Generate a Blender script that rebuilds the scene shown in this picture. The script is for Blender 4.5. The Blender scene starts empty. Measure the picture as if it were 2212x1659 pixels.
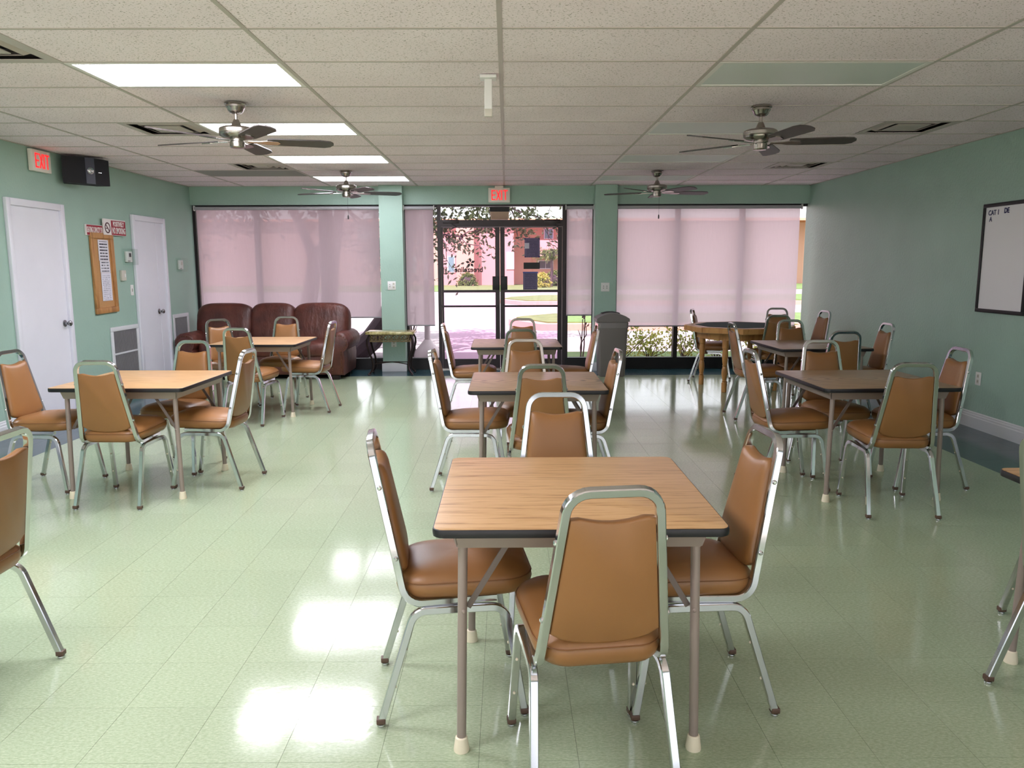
import bpy, math, random
from math import sin, cos, pi, radians as R
from mathutils import Vector, Matrix
random.seed(7)
scene = bpy.context.scene
col = scene.collection

# ------------------------------------------------------------------ camera
HC = 2.62                      # ceiling height
CAM_H, F_PX = 1.4913, 1679.3
PITCH, YAW, ROLL = 0.14975, 0.00641, -0.00341
cd = bpy.data.cameras.new('camera'); cam = bpy.data.objects.new('camera', cd); col.objects.link(cam)
cd.sensor_fit = 'HORIZONTAL'; cd.sensor_width = 36.0; cd.lens = F_PX / 2212 * 36.0
cd.clip_start = 0.05; cd.clip_end = 400
fw = Vector((sin(YAW) * cos(PITCH), cos(YAW) * cos(PITCH), -sin(PITCH)))
rt = Vector((cos(YAW), -sin(YAW), 0)); up = rt.cross(fw)
r2 = rt * cos(ROLL) + up * sin(ROLL); u2 = up * cos(ROLL) - rt * sin(ROLL)
cam.matrix_world = Matrix(((r2.x, u2.x, -fw.x, 0), (r2.y, u2.y, -fw.y, 0), (r2.z, u2.z, -fw.z, CAM_H), (0, 0, 0, 1)))
scene.camera = cam

# ------------------------------------------------------------------ sky, sun, exposure
w = bpy.data.worlds.new('sky'); scene.world = w; w.use_nodes = True
bg = w.node_tree.nodes['Background']; bg.inputs[0].default_value = (0.93, 0.95, 1.0, 1); bg.inputs[1].default_value = 1.3
sd = bpy.data.lights.new('sun', 'SUN'); sd.energy = 5.2; sd.angle = R(0.6); sd.color = (1, 0.96, 0.9)
sun = bpy.data.objects.new('sun', sd); col.objects.link(sun)
sun.rotation_euler = Vector((0.22, 0.46, -0.86)).to_track_quat('-Z', 'Y').to_euler()
LAMP = 15.5                    # radiance of the lit fluorescent diffusers
vs = scene.view_settings
vs.view_transform = 'Standard'; vs.look = 'None'; vs.exposure = 0.90; vs.gamma = 1.0; vs.use_curve_mapping = False
scene.cycles.use_denoising = True
scene.cycles.max_bounces = 12; scene.cycles.diffuse_bounces = 8; scene.cycles.transparent_max_bounces = 12
scene.cycles.caustics_reflective = False; scene.cycles.caustics_refractive = False
scene.cycles.sample_clamp_indirect = 6.0

# ------------------------------------------------------------------ materials
def lin(c):
    o = []
    for x in c[:3]:
        x /= 255.0
        o.append(x / 12.92 if x <= 0.04045 else ((x + 0.055) / 1.055) ** 2.4)
    return (*o, 1.0)
M = {}
class NT:
    def __init__(s, name):
        s.m = bpy.data.materials.new(name); s.m.use_nodes = True; s.t = s.m.node_tree
        s.b = s.t.nodes['Principled BSDF']; s.out = s.t.nodes['Material Output']; M[name] = s.m
    def n(s, kind, **kw):
        x = s.t.nodes.new(kind)
        for k, v in kw.items():
            if k[0] == 'i' and k[1:].isdigit(): x.inputs[int(k[1:])].default_value = v
            elif hasattr(x, k): setattr(x, k, v)
            else: x.inputs[k].default_value = v
        return x
    def l(s, a, b): s.t.links.new(a, b)
    def pos(s, scale=(1, 1, 1), world=False, rot=(0, 0, 0)):
        mp = s.n('ShaderNodeMapping'); mp.inputs['Scale'].default_value = scale; mp.inputs['Rotation'].default_value = rot
        if world: s.l(s.n('ShaderNodeNewGeometry').outputs['Position'], mp.inputs['Vector'])
        else: s.l(s.n('ShaderNodeTexCoord').outputs['Object'], mp.inputs['Vector'])
        return mp.outputs['Vector']
    def noise(s, vec, scale, detail=3.0, rough=0.55, dist=0.0):
        x = s.n('ShaderNodeTexNoise'); x.inputs['Scale'].default_value = scale; x.inputs['Detail'].default_value = detail
        x.inputs['Roughness'].default_value = rough; x.inputs['Distortion'].default_value = dist
        s.l(vec, x.inputs['Vector']); return x.outputs['Fac']
    def ramp(s, fac, stops, interp='LINEAR'):
        x = s.n('ShaderNodeValToRGB'); cr = x.color_ramp; cr.interpolation = interp
        while len(cr.elements) < len(stops): cr.elements.new(0.5)
        for e, (p, c) in zip(cr.elements, stops): e.position = p; e.color = c
        s.l(fac, x.inputs[0]); return x.outputs[0]
    def math(s, op, a, b=None, c=None):
        x = s.n('ShaderNodeMath', operation=op)
        for i, v in enumerate((a, b, c)):
            if v is None: continue
            if isinstance(v, (int, float)): x.inputs[i].default_value = v
            else: s.l(v, x.inputs[i])
        return x.outputs[0]
    def mix(s, fac, a, b, blend='MIX'):
        x = s.n('ShaderNodeMix', data_type='RGBA', blend_type=blend)
        for i, v in ((0, fac), (6, a), (7, b)):
            if isinstance(v, (int, float)): x.inputs[i].default_value = v
            elif isinstance(v, tuple): x.inputs[i].default_value = v
            else: s.l(v, x.inputs[i])
        return x.outputs[2]
    def bump(s, h, strength=0.3, dist=0.01):
        x = s.n('ShaderNodeBump'); x.inputs['Strength'].default_value = strength; x.inputs['Distance'].default_value = dist
        s.l(h, x.inputs['Height']); s.l(x.outputs[0], s.b.inputs['Normal'])
    def color(s, sock): s.l(sock, s.b.inputs['Base Color'])

def plain(name, c, rough=0.5, metal=0.0, spec=0.5, var=0.0, vscale=8.0, bump=0.0, bscale=60.0, emit=None):
    t = NT(name); b = t.b
    b.inputs['Base Color'].default_value = lin(c); b.inputs['Roughness'].default_value = rough
    b.inputs['Metallic'].default_value = metal; b.inputs['Specular IOR Level'].default_value = spec
    if var:
        L = lin(c); f = t.noise(t.pos(), vscale)
        t.color(t.ramp(f, [(0.3, tuple(x * (1 - var) for x in L[:3]) + (1,)), (0.7, tuple(min(1, x * (1 + var)) for x in L[:3]) + (1,))]))
    if bump: t.bump(t.noise(t.pos(), bscale, 2), bump, 0.004)
    if emit:
        b.inputs['Emission Color'].default_value = lin(c); b.inputs['Emission Strength'].default_value = emit
    return t.m

def wall_mat(name, c, rough, bstr):
    t = NT(name); L = lin(c); p = t.pos(world=True)
    f = t.noise(p, 1.6, 2); t.color(t.ramp(f, [(0.3, tuple(x * 0.95 for x in L[:3]) + (1,)), (0.7, tuple(x * 1.04 for x in L[:3]) + (1,))]))
    t.b.inputs['Roughness'].default_value = rough
    v = t.pos((1, 1, 0.55), world=True)
    t.bump(t.noise(v, 60, 4, 0.6), bstr, 0.006)
    return t.m
wall_mat('mint_plaster', (158, 187, 174), 0.5, 0.5)
wall_mat('mint_plaster_rough', (158, 187, 174), 0.36, 0.9)

def floor_mat(name, c0, c1, rough):
    t = NT(name); p = t.pos(world=True)
    cell = t.n('ShaderNodeVectorMath', operation='DIVIDE'); cell.inputs[1].default_value = (0.3048,) * 3
    sh = t.n('ShaderNodeVectorMath', operation='ADD'); sh.inputs[1].default_value = (0.0913, -2.17487, 0.1)
    t.l(t.n('ShaderNodeNewGeometry').outputs['Position'], sh.inputs[0]); t.l(sh.outputs[0], cell.inputs[0])
    fl = t.n('ShaderNodeVectorMath', operation='FLOOR'); t.l(cell.outputs[0], fl.inputs[0])
    wn = t.n('ShaderNodeTexWhiteNoise'); t.l(fl.outputs[0], wn.inputs['Vector'])
    f = t.noise(t.pos((1, 2.2, 1), world=True), 70, 3, 0.7)
    base = t.ramp(f, [(0.36, lin(c0)), (0.52, lin([(a + b) / 2 for a, b in zip(c0, c1)])), (0.66, lin(c1))])
    val = t.math('MULTIPLY_ADD', wn.outputs['Value'], 0.05, 0.975)
    hsv = t.n('ShaderNodeHueSaturation'); t.l(base, hsv.inputs['Color']); t.l(val, hsv.inputs['Value'])
    t.color(hsv.outputs[0])
    rn = t.noise(p, 3.0, 3)
    t.l(t.math('MULTIPLY_ADD', rn, 0.08, rough - 0.04), t.b.inputs['Roughness'])
    t.b.inputs['Specular IOR Level'].default_value = 0.62
    big = t.noise(t.pos((1.0, 1.0, 1), world=True), 26.0, 3, 0.6)
    t.bump(big, 0.06, 0.004)
floor_mat('vct_green', (152, 168, 138), (178, 190, 162), 0.11)
floor_mat('vct_border', (34, 66, 74), (48, 84, 92), 0.14)
plain('vct_joint', (70, 82, 66), 0.8)

def ceil_tile():
    t = NT('acoustic_tile'); p = t.pos(world=True)
    wn = t.noise(t.pos((1, 1.9, 1), world=True, rot=(0, 0, 0.6)), 85, 1, 0.4, 0.6)
    holes = t.ramp(wn, [(0.645, (0, 0, 0, 1)), (0.69, (1, 1, 1, 1))])
    f = t.noise(p, 1.2, 2)
    base = t.ramp(f, [(0.3, lin((240, 224, 230))), (0.7, lin((249, 234, 240)))])
    t.color(t.mix(holes, base, lin((124, 110, 94)))); t.b.inputs['Roughness'].default_value = 0.9
    t.bump(t.noise(p, 150, 2), 0.25, 0.003)
ceil_tile()
plain('tee_white', (184, 175, 168), 0.5)
plain('fixture_white', (228, 224, 220), 0.5)
plain('ceiling_grey', (150, 148, 144), 0.9)
plain('white_paint', (226, 226, 236), 0.42, var=0.02, vscale=3)
plain('baseboard_white', (214, 216, 220), 0.4)
plain('bronze', (36, 26, 28), 0.4, 0.2)
plain('bronze_dark', (14, 11, 13), 0.5, 0.1)
plain('chrome', (205, 206, 208), 0.13, 1.0)
plain('nickel', (172, 166, 158), 0.26, 1.0)
plain('knob_steel', (150, 150, 152), 0.25, 1.0)
plain('black_plastic', (10, 10, 12), 0.5)
plain('speaker_black', (14, 15, 24), 0.7, bump=0.2, bscale=300)
plain('speaker_grey', (62, 64, 78), 0.4)
plain('white_plastic', (224, 224, 222), 0.4)
plain('almond_plastic', (200, 196, 184), 0.45)
plain('guard_clear', (205, 220, 214), 0.15)
plain('dark_slot', (40, 40, 44), 0.6)
plain('exit_body', (232, 226, 216), 0.5)
plain('exit_red', (255, 50, 54), 0.5, emit=0.45)
plain('sign_red', (150, 24, 44), 0.45)
plain('sign_white', (232, 226, 224), 0.5)
plain('sign_ink', (70, 10, 26), 0.5)
plain('cork', (186, 140, 92), 0.85, var=0.12, vscale=90)
plain('blue_ink', (28, 26, 84), 0.6)
plain('whiteboard', (236, 234, 238), 0.25)
plain('black_frame', (7, 7, 9), 0.45)
plain('taupe_metal', (148, 133, 125), 0.42, 0.15)
plain('brace_metal', (112, 100, 94), 0.4, 0.3)
plain('rubber_cream', (228, 216, 192), 0.6)
plain('edge_black', (15, 13, 18), 0.45)
plain('glide_brown', (88, 66, 54), 0.5)
plain('blade_dark', (66, 60, 58), 0.45, var=0.1, vscale=14)
plain('trash_grey', (112, 106, 104), 0.5)
plain('trash_dark', (36, 34, 36), 0.6)
plain('liner', (122, 117, 116), 0.25)
plain('felt', (52, 66, 66), 0.95)
plain('iron', (42, 30, 28), 0.4, 0.5)
plain('iron_gold', (118, 100, 68), 0.45, 0.4)
plain('hem_grey', (140, 138, 142), 0.5)
plain('roller_grey', (168, 166, 172), 0.5)
plain('diffuser_off', (206, 212, 208), 0.4, bump=0.3, bscale=240)
for nm, k in (('diffuser_lit', 1.0), ('diffuser_lit_dimmed', 0.5)):  # second one is dimmed for the farthest panel, to spare the nearby column
    t = NT(nm); t.b.inputs['Base Color'].default_value = (0.9, 0.9, 0.9, 1)
    t.b.inputs['Emission Color'].default_value = (0.93, 0.91, 1.0, 1); t.b.inputs['Emission Strength'].default_value = LAMP * k
plain('duct_dark', (66, 64, 70), 0.7)

def vinyl():
    t = NT('tan_vinyl'); f = t.noise(t.pos(), 3, 2)
    t.color(t.ramp(f, [(0.3, lin((136, 93, 52))), (0.7, lin((148, 103, 60)))]))
    t.b.inputs['Roughness'].default_value = 0.40; t.b.inputs['Specular IOR Level'].default_value = 0.5
    t.bump(t.noise(t.pos(), 420, 2), 0.12, 0.001)
vinyl()
plain('vinyl_seam', (122, 80, 44), 0.5)
def leather():
    t = NT('brown_leather'); f = t.noise(t.pos(), 5, 4)
    t.color(t.ramp(f, [(0.3, lin((66, 30, 24))), (0.6, lin((92, 46, 36))), (0.8, lin((108, 58, 44)))]))
    t.b.inputs['Roughness'].default_value = 0.42; t.bump(t.noise(t.pos((1, 1, 0.4)), 9, 4, 0.6), 0.45, 0.03)
leather()
plain('nail_brass', (112, 72, 44), 0.35, 0.7)
def wood(name, light, mid, dark, cathedral=False, sc=(2.2, 34, 10), rough=0.33):
    t = NT(name)
    if cathedral:
        wv = t.n('ShaderNodeTexWave', wave_type='RINGS', rings_direction='Z'); wv.inputs['Scale'].default_value = 3.2
        wv.inputs['Distortion'].default_value = 6; wv.inputs['Detail'].default_value = 2; wv.inputs['Detail Scale'].default_value = 1.2
        t.l(t.pos((0.9, 3.2, 1)), wv.inputs['Vector']); f = wv.outputs['Fac']
        g = t.noise(t.pos((3, 60, 10)), 2.2, 4, 0.6)
        c = t.mix(0.2, t.ramp(f, [(0.0, lin(dark)), (0.22, lin(mid)), (0.5, lin(light)), (1.0, lin(light))]), t.ramp(g, [(0.35, lin(dark)), (0.6, lin(light))]))
    else:
        g = t.noise(t.pos(sc), 2.0, 5, 0.62, 0.5); g2 = t.noise(t.pos((0.8, 5, 4)), 1.3, 2)
        c1 = t.ramp(g, [(0.30, lin(dark)), (0.44, lin(mid)), (0.54, lin(light)), (0.8, lin(light))])
        c = t.mix(t.math('MULTIPLY', g2, 0.3), c1, lin(mid))
    t.color(c); t.b.inputs['Roughness'].default_value = rough
wood('oak_light', (198, 160, 116), (184, 144, 98), (124, 84, 48))
wood('oak_grey_sheen', (178, 148, 116), (146, 114, 84), (74, 50, 32), True)  # own cathedral grain; window reflection is put into the greyer colour
wood('oak_frame', (196, 146, 88), (176, 124, 70), (132, 88, 46), sc=(6, 6, 1.2))
wood('cork_frame', (190, 140, 86), (170, 120, 70), (130, 88, 48), sc=(10, 10, 1.4), rough=0.5)
def marble():
    t = NT('stone_top'); f = t.noise(t.pos(), 16, 4)
    t.color(t.ramp(f, [(0.3, lin((96, 88, 50))), (0.5, lin((164, 152, 100))), (0.7, lin((206, 196, 150)))])); t.b.inputs['Roughness'].default_value = 0.15
marble()
def shade_fabric(name, c, see):
    t = NT(name); t.t.nodes.remove(t.b)
    wv = t.n('ShaderNodeTexNoise'); wv.inputs['Scale'].default_value = 1.0; t.l(t.pos((220, 220, 6)), wv.inputs['Vector'])
    colr = t.ramp(wv.outputs['Fac'], [(0.3, tuple(x * 0.96 for x in lin(c)[:3]) + (1,)), (0.7, lin(c))])
    tl = t.n('ShaderNodeBsdfTranslucent'); df = t.n('ShaderNodeBsdfDiffuse'); tr = t.n('ShaderNodeBsdfTransparent')
    t.l(colr, tl.inputs[0]); t.l(colr, df.inputs[0])
    m1 = t.n('ShaderNodeMixShader', i0=0.15); t.l(tl.outputs[0], m1.inputs[1]); t.l(df.outputs[0], m1.inputs[2])
    m2 = t.n('ShaderNodeMixShader', i0=see); t.l(m1.outputs[0], m2.inputs[1]); t.l(tr.outputs[0], m2.inputs[2])
    t.l(m2.outputs[0], t.out.inputs[0])
shade_fabric('shade_cloth', (226, 206, 212), 0.06)  # pink light off the building opposite is put into the cloth colour
def glass(name, tint):
    t = NT(name); t.t.nodes.remove(t.b)
    tr = t.n('ShaderNodeBsdfTransparent'); tr.inputs[0].default_value = (*tint, 1)
    gl = t.n('ShaderNodeBsdfGlossy'); gl.inputs['Roughness'].default_value = 0.01
    fr = t.n('ShaderNodeFresnel'); fr.inputs[0].default_value = 1.35
    mx = t.n('ShaderNodeMixShader'); t.l(t.math('MULTIPLY', fr.outputs[0], t.math('SUBTRACT', 1.0, t.n('ShaderNodeNewGeometry').outputs['Backfacing'])), mx.inputs[0]); t.l(tr.outputs[0], mx.inputs[1]); t.l(gl.outputs[0], mx.inputs[2])
    t.l(mx.outputs[0], t.out.inputs[0])
glass('glass_clear', (0.95, 0.95, 0.96))
glass('glass_pink', (1.0, 0.86, 0.98))
glass('guard_glass', (0.96, 0.98, 0.97))
def print_mat(name, paper, ink, rows, density, rot=False):
    t = NT(name); tc = t.n('ShaderNodeTexCoord'); sp = t.n('ShaderNodeSeparateXYZ'); t.l(tc.outputs['Generated'], sp.inputs[0])
    z = t.math('MULTIPLY', sp.outputs[2], float(rows)); fz = t.math('FRACT', z); row = t.math('FLOOR', z)
    band = t.math('MULTIPLY', t.math('GREATER_THAN', fz, 0.3), t.math('LESS_THAN', fz, 0.78))
    cx = t.n('ShaderNodeCombineXYZ'); a = sp.outputs[1] if rot else sp.outputs[0]
    t.l(t.math('MULTIPLY', a, 26.0), cx.inputs[0]); t.l(t.math('MULTIPLY', row, 7.31), cx.inputs[1])
    nz = t.n('ShaderNodeTexNoise'); nz.inputs['Scale'].default_value = 1.0; t.l(cx.outputs[0], nz.inputs['Vector'])
    word = t.math('GREATER_THAN', nz.outputs['Fac'], density)
    marg = t.math('MULTIPLY', t.math('GREATER_THAN', a, 0.12), t.math('LESS_THAN', a, 0.88))
    top = t.math('LESS_THAN', sp.outputs[2], 0.93)
    f = t.math('MULTIPLY', t.math('MULTIPLY', band, word), t.math('MULTIPLY', marg, top))
    t.color(t.mix(f, lin(paper), lin(ink))); t.b.inputs['Roughness'].default_value = 0.7
print_mat('notice_bold', (222, 220, 230), (70, 68, 80), 7, 0.40, True)
print_mat('notice_form', (220, 218, 230), (150, 148, 166), 15, 0.50, True)
print_mat('notice_mid', (222, 220, 230), (90, 88, 100), 4, 0.46, True)
print_mat('door_notice', (104, 92, 122), (66, 56, 84), 13, 0.44)  # backlit darkness is painted into the paper and ink colours
print_mat('door_notice_fine', (100, 92, 120), (66, 58, 84), 18, 0.42)  # same backlit tone in the colour, finer print
plain('paper_blue', (62, 78, 140), 0.6); plain('paper_pale', (196, 190, 204), 0.6)
# outdoors
plain('pale_bounce_concrete', (240, 228, 220), 0.9)  # unseen rear ground, paler than the drive to bounce daylight onto the ceiling
plain('pavement', (160, 145, 152), 0.9, var=0.05, vscale=0.3)
def grass():
    t = NT('lawn'); f = t.noise(t.pos(world=True), 3, 5, 0.7)
    t.color(t.ramp(f, [(0.3, lin((84, 106, 58))), (0.7, lin((116, 136, 80)))])); t.b.inputs['Roughness'].default_value = 0.95
grass()
plain('curb', (206, 154, 142), 0.9, var=0.06, vscale=1)
plain('pink_stucco', (208, 156, 154), 0.9, var=0.03, vscale=0.4)
plain('peach_stucco', (214, 164, 146), 0.9, var=0.03, vscale=0.4)
plain('roof_tile', (196, 120, 96), 0.9)
plain('window_teal', (112, 150, 156), 0.2); plain('window_dark', (96, 84, 92), 0.3); plain('window_white', (232, 224, 232), 0.5)
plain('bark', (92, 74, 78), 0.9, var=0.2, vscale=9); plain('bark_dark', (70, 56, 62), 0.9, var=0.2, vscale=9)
def leaf(name, a, b):
    t = NT(name); f = t.noise(t.pos(world=True), 2.2, 3)
    colr = t.ramp(f, [(0.35, lin(a)), (0.65, lin(b))]); t.color(colr); t.b.inputs['Roughness'].default_value = 0.55
    tl = t.n('ShaderNodeBsdfTranslucent'); t.l(colr, tl.inputs[0]); mx = t.n('ShaderNodeMixShader', i0=0.35)
    t.l(t.b.outputs[0], mx.inputs[1]); t.l(tl.outputs[0], mx.inputs[2]); t.l(mx.outputs[0], t.out.inputs[0])
leaf('leaf_dark', (58, 66, 44), (94, 100, 66)); leaf('leaf_bright', (150, 162, 70), (210, 202, 112)); leaf('leaf_mid', (84, 104, 58), (136, 150, 86))
plain('post_white', (216, 200, 204), 0.6); plain('lamp_cream', (214, 180, 150), 0.5); plain('twig', (104, 80, 78), 0.9)

# ------------------------------------------------------------------ mesh builder
class MB:
    def __init__(s): s.v = []; s.f = []; s.mi = []; s.cur = 0
    def face(s, *ids): s.f.append(ids); s.mi.append(s.cur)
    def box(s, x0, x1, y0, y1, z0, z1):
        b = len(s.v)
        s.v += [(x0, y0, z0), (x1, y0, z0), (x1, y1, z0), (x0, y1, z0), (x0, y0, z1), (x1, y0, z1), (x1, y1, z1), (x0, y1, z1)]
        for q in ((0, 3, 2, 1), (4, 5, 6, 7), (0, 1, 5, 4), (1, 2, 6, 5), (2, 3, 7, 6), (3, 0, 4, 7)): s.face(*[b + i for i in q])
        return s
    def loft(s, rings, cap0=True, cap1=True, close=True):
        b = len(s.v); n = len(rings[0])
        for r in rings: s.v += [tuple(p) for p in r]
        for i in range(len(rings) - 1):
            for j in range(n if close else n - 1):
                k = (j + 1) % n
                s.face(b + i * n + j, b + i * n + k, b + (i + 1) * n + k, b + (i + 1) * n + j)
        if cap0: s.face(*[b + j for j in reversed(range(n))])
        if cap1: s.face(*[b + (len(rings) - 1) * n + j for j in range(n)])
        return s
    def rbox(s, x0, x1, y0, y1, z0, z1, r=0.005, seg=3, rc=None):
        rc = rc or r
        def ring(ins, z):
            return [(x, y, z) for x, y in rrect(x0 + ins, x1 - ins, y0 + ins, y1 - ins, max(rc - ins, 0.0005), seg)]
        k = r * 0.293
        return s.loft([ring(r, z0), ring(k, z0 + k), ring(0, z0 + r), ring(0, z1 - r), ring(k, z1 - k), ring(r, z1)])
    def lathe(s, prof, n=20, c=(0, 0, 0), cap=True):
        rings = [[(c[0] + r * cos(2 * pi * j / n), c[1] + r * sin(2 * pi * j / n), c[2] + z) for j in range(n)] for r, z in prof]
        if prof[0][1] > prof[-1][1]: rings.reverse()
        return s.loft(rings, cap, cap)
    def tube(s, path, prof, closed=False, up0=None, scale=None):
        P = [Vector(p) for p in path]; n = len(P); T = []
        for i in range(n):
            a = P[i - 1] if (i > 0 or closed) else P[i]; b = P[(i + 1) % n] if (i < n - 1 or closed) else P[i]
            d = (b - P[i]).normalized() + (P[i] - a).normalized() if (i > 0 or closed) and (i < n - 1 or closed) else (b - a)
            T.append(d.normalized())
        u = Vector(up0) if up0 else (Vector((0, 0, 1)) if abs(T[0].z) < 0.9 else Vector((1, 0, 0)))
        u = (u - T[0] * u.dot(T[0])).normalized(); rings = []
        for i in range(n):
            if i:
                ax = T[i - 1].cross(T[i])
                if ax.length > 1e-7:
                    u = Matrix.Rotation(T[i - 1].angle(T[i]), 3, ax.normalized()) @ u
                u = (u - T[i] * u.dot(T[i])).normalized()
            vv = T[i].cross(u); k = scale[i] if scale else 1.0
            rings.append([P[i] + u * (a * k) + vv * (b2 * k) for a, b2 in prof])
        if closed:
            rings.append(rings[0]); return s.loft(rings, False, False)
        return s.loft(rings)
    def ball(s, c, r, n=8, m=6, e=1.0):
        rr = r if isinstance(r, tuple) else (r, r, r); sg = lambda x: math.copysign(abs(x) ** e, x)
        rings = []
        for i in range(m + 1):
            a = -pi / 2 + pi * i / m; ca, sa = max(abs(cos(a)) ** e, 0.02), sg(sin(a))
            rings.append([(c[0] + rr[0] * ca * sg(cos(2 * pi * j / n)), c[1] + rr[1] * ca * sg(sin(2 * pi * j / n)), c[2] + rr[2] * sa) for j in range(n)])
        return s.loft(rings)
    def xf(s, mat, start=0):
        for i in range(start, len(s.v)): s.v[i] = tuple(mat @ Vector(s.v[i]))
        return s
    def mesh(s, name, mats, smooth=35):
        me = bpy.data.meshes.new(name); me.from_pydata([tuple(p) for p in s.v], [], s.f); me.update()
        for m in (mats if isinstance(mats, (list, tuple)) else [mats]): me.materials.append(M[m])
        if len(me.materials) > 1: me.polygons.foreach_set('material_index', s.mi)
        if smooth:
            me.polygons.foreach_set('use_smooth', [True] * len(me.polygons)); me.set_sharp_from_angle(angle=R(smooth))
        return me
    def build(s, name, mats, parent=None, smooth=35, loc=None, rot=None):
        return link(name, s.mesh(name, mats, smooth), parent, loc, rot)
def link(name, me, parent=None, loc=None, rot=None):
    o = bpy.data.objects.new(name, me); col.objects.link(o); o.parent = parent
    if loc: o.location = loc
    if rot: o.rotation_euler = rot
    return o
def rrect(x0, x1, y0, y1, r, seg=3):
    pts = []
    for cx, cy, a0 in ((x1 - r, y1 - r, 0), (x0 + r, y1 - r, 90), (x0 + r, y0 + r, 180), (x1 - r, y0 + r, 270)):
        for i in range(seg + 1):
            a = R(a0 + 90 * i / seg); pts.append((cx + r * cos(a), cy + r * sin(a)))
    return pts
def circ(r, n=10): return [(r * cos(2 * pi * i / n), r * sin(2 * pi * i / n)) for i in range(n)]
def sq(a, b=None, ch=0.22):
    b = b or a; c = min(a, b) * ch
    return [(a, -b + c), (a, b - c), (a - c, b), (-a + c, b), (-a, b - c), (-a, -b + c), (-a + c, -b), (a - c, -b)]
def fillet(pts, rad, seg=5):
    P = [Vector(p) for p in pts]; out = [P[0]]
    for i in range(1, len(P) - 1):
        r = rad[i - 1] if isinstance(rad, (list, tuple)) else rad
        a = (P[i - 1] - P[i]).normalized(); b = (P[i + 1] - P[i]).normalized(); ang = a.angle(b)
        d = r / math.tan(ang / 2); c = P[i] + (a + b).normalized() * (r / sin(ang / 2)); p0 = P[i] + a * d; p1 = P[i] + b * d
        v0 = p0 - c; v1 = p1 - c; th = v0.angle(v1); ax = v0.cross(v1).normalized()
        for k in range(seg + 1): out.append(c + Matrix.Rotation(th * k / seg, 3, ax) @ v0)
    out.append(P[-1]); return out
def thing(name, label, cat, loc=(0, 0, 0), rz=0.0, group=None):
    o = bpy.data.objects.new(name, None); o.empty_display_size = 0.1; col.objects.link(o)
    o.location = loc; o.rotation_euler = (0, 0, rz); o['label'] = label; o['category'] = cat
    if group: o['group'] = group
    return o
def tag(o, label, cat, group=None, kind=None):
    o['label'] = label; o['category'] = cat
    if group: o['group'] = group
    if kind: o['kind'] = kind
    return o
def struct(o, label=None):
    o['kind'] = 'structure'
    if label: o['label'] = label
    return o
def copy_tree(root, loc, rz, label):
    r = root.copy(); col.objects.link(r); r.location = loc; r.rotation_euler = (0, 0, rz); r['label'] = label
    for ch in root.children:
        c = ch.copy(); col.objects.link(c); c.parent = r
        for g in ch.children:
            d = g.copy(); col.objects.link(d); d.parent = c
    return r
def text_mesh(s, size, ext=0.001, xs=1.0, align='CENTER', bold=0.0):
    cu = bpy.data.curves.new('lettering', 'FONT'); cu.body = s; cu.size = size; cu.extrude = ext; cu.align_x = align; cu.align_y = 'CENTER'; cu.offset = bold
    cu.resolution_u = 3
    ob = bpy.data.objects.new('lettering', cu); me = bpy.data.meshes.new_from_object(ob)
    bpy.data.objects.remove(ob); bpy.data.curves.remove(cu)
    for v in me.vertices: v.co.x *= xs
    return me
def lettering(s, size, mat, parent, loc, rot, xs=1.0, align='CENTER', bold=0.0, name='lettering', ext=0.001):
    me = text_mesh(s, size, ext, xs, align, bold); me.materials.clear(); me.materials.append(M[mat])
    return link(name, me, parent, loc, rot)

# ------------------------------------------------------------------ the room shell
XL, XR, YB, YF, ZT = -4.48, 4.32, 11.36, -1.0, 2.78
T12 = 0.3048; FX, FY = -0.0913, 2.17487
X0, Y0, GX, GY = -0.02843, 3.93757, 1.2192, 0.6096
floor = struct(MB().box(XL - 0.1, XR + 0.1, YF - 0.1, YB + 0.16, -0.12, -0.003).build('floor', 'vct_joint', smooth=0), 'glossy light green vinyl tile floor with dark teal border')
# floor tiles: the nearest in view are parts of their own, the rest one joined part
BL, BR, BB = -3.80, 3.566, 10.66
tiles = []
def cuts(a, b, off, extra):
    k = math.floor((a - off) / T12); e = [a]
    while True:
        k += 1; p = off + k * T12
        if p >= b - 1e-4: break
        e.append(p)
    e.append(b); e = sorted(set(e + [x for x in extra if a < x < b]))
    return [e[0]] + [x for i, x in enumerate(e[1:], 1) if x - e[i - 1] > 0.004]
ex = cuts(XL, XR, FX, [BL, BR]); ey = cuts(YF, YB, FY, [BB])
for i in range(len(ex) - 1):
    for j in range(len(ey) - 1):
        cx, cy = (ex[i] + ex[i + 1]) / 2, (ey[j] + ey[j + 1]) / 2
        bd = cx < BL or cx > BR or cy > BB
        d = cy + 0.01
        vis = cy > 1.6 and abs(cx) / max(cy, 0.1) < 0.70
        tiles.append((0 if vis else 1, cy * cy + cx * cx * 0.5, ex[i], ex[i + 1], ey[j], ey[j + 1], bd))
tiles.sort(key=lambda q: q[:2])
cache = {}
rest = MB(); G = 0.00055
for n, (_, _, a, b, c, d, bd) in enumerate(tiles):
    if n < 290:
        key = (round(b - a, 4), round(d - c, 4), bd)
        if key not in cache:
            hx, hy = (b - a) / 2 - G, (d - c) / 2 - G
            cache[key] = MB().box(-hx, hx, -hy, hy, -0.003, 0).mesh('floor_tile', 'vct_border' if bd else 'vct_green', 0)
        link('floor_tile', cache[key], floor, ((a + b) / 2, (c + d) / 2, 0))
    else:
        rest.cur = 1 if bd else 0; rest.box(a + G, b - G, c + G, d - G, -0.003, 0)
o = rest.build('floor_tile_field', ['vct_green', 'vct_border'], floor, 0); o['kind'] = 'stuff'

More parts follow.
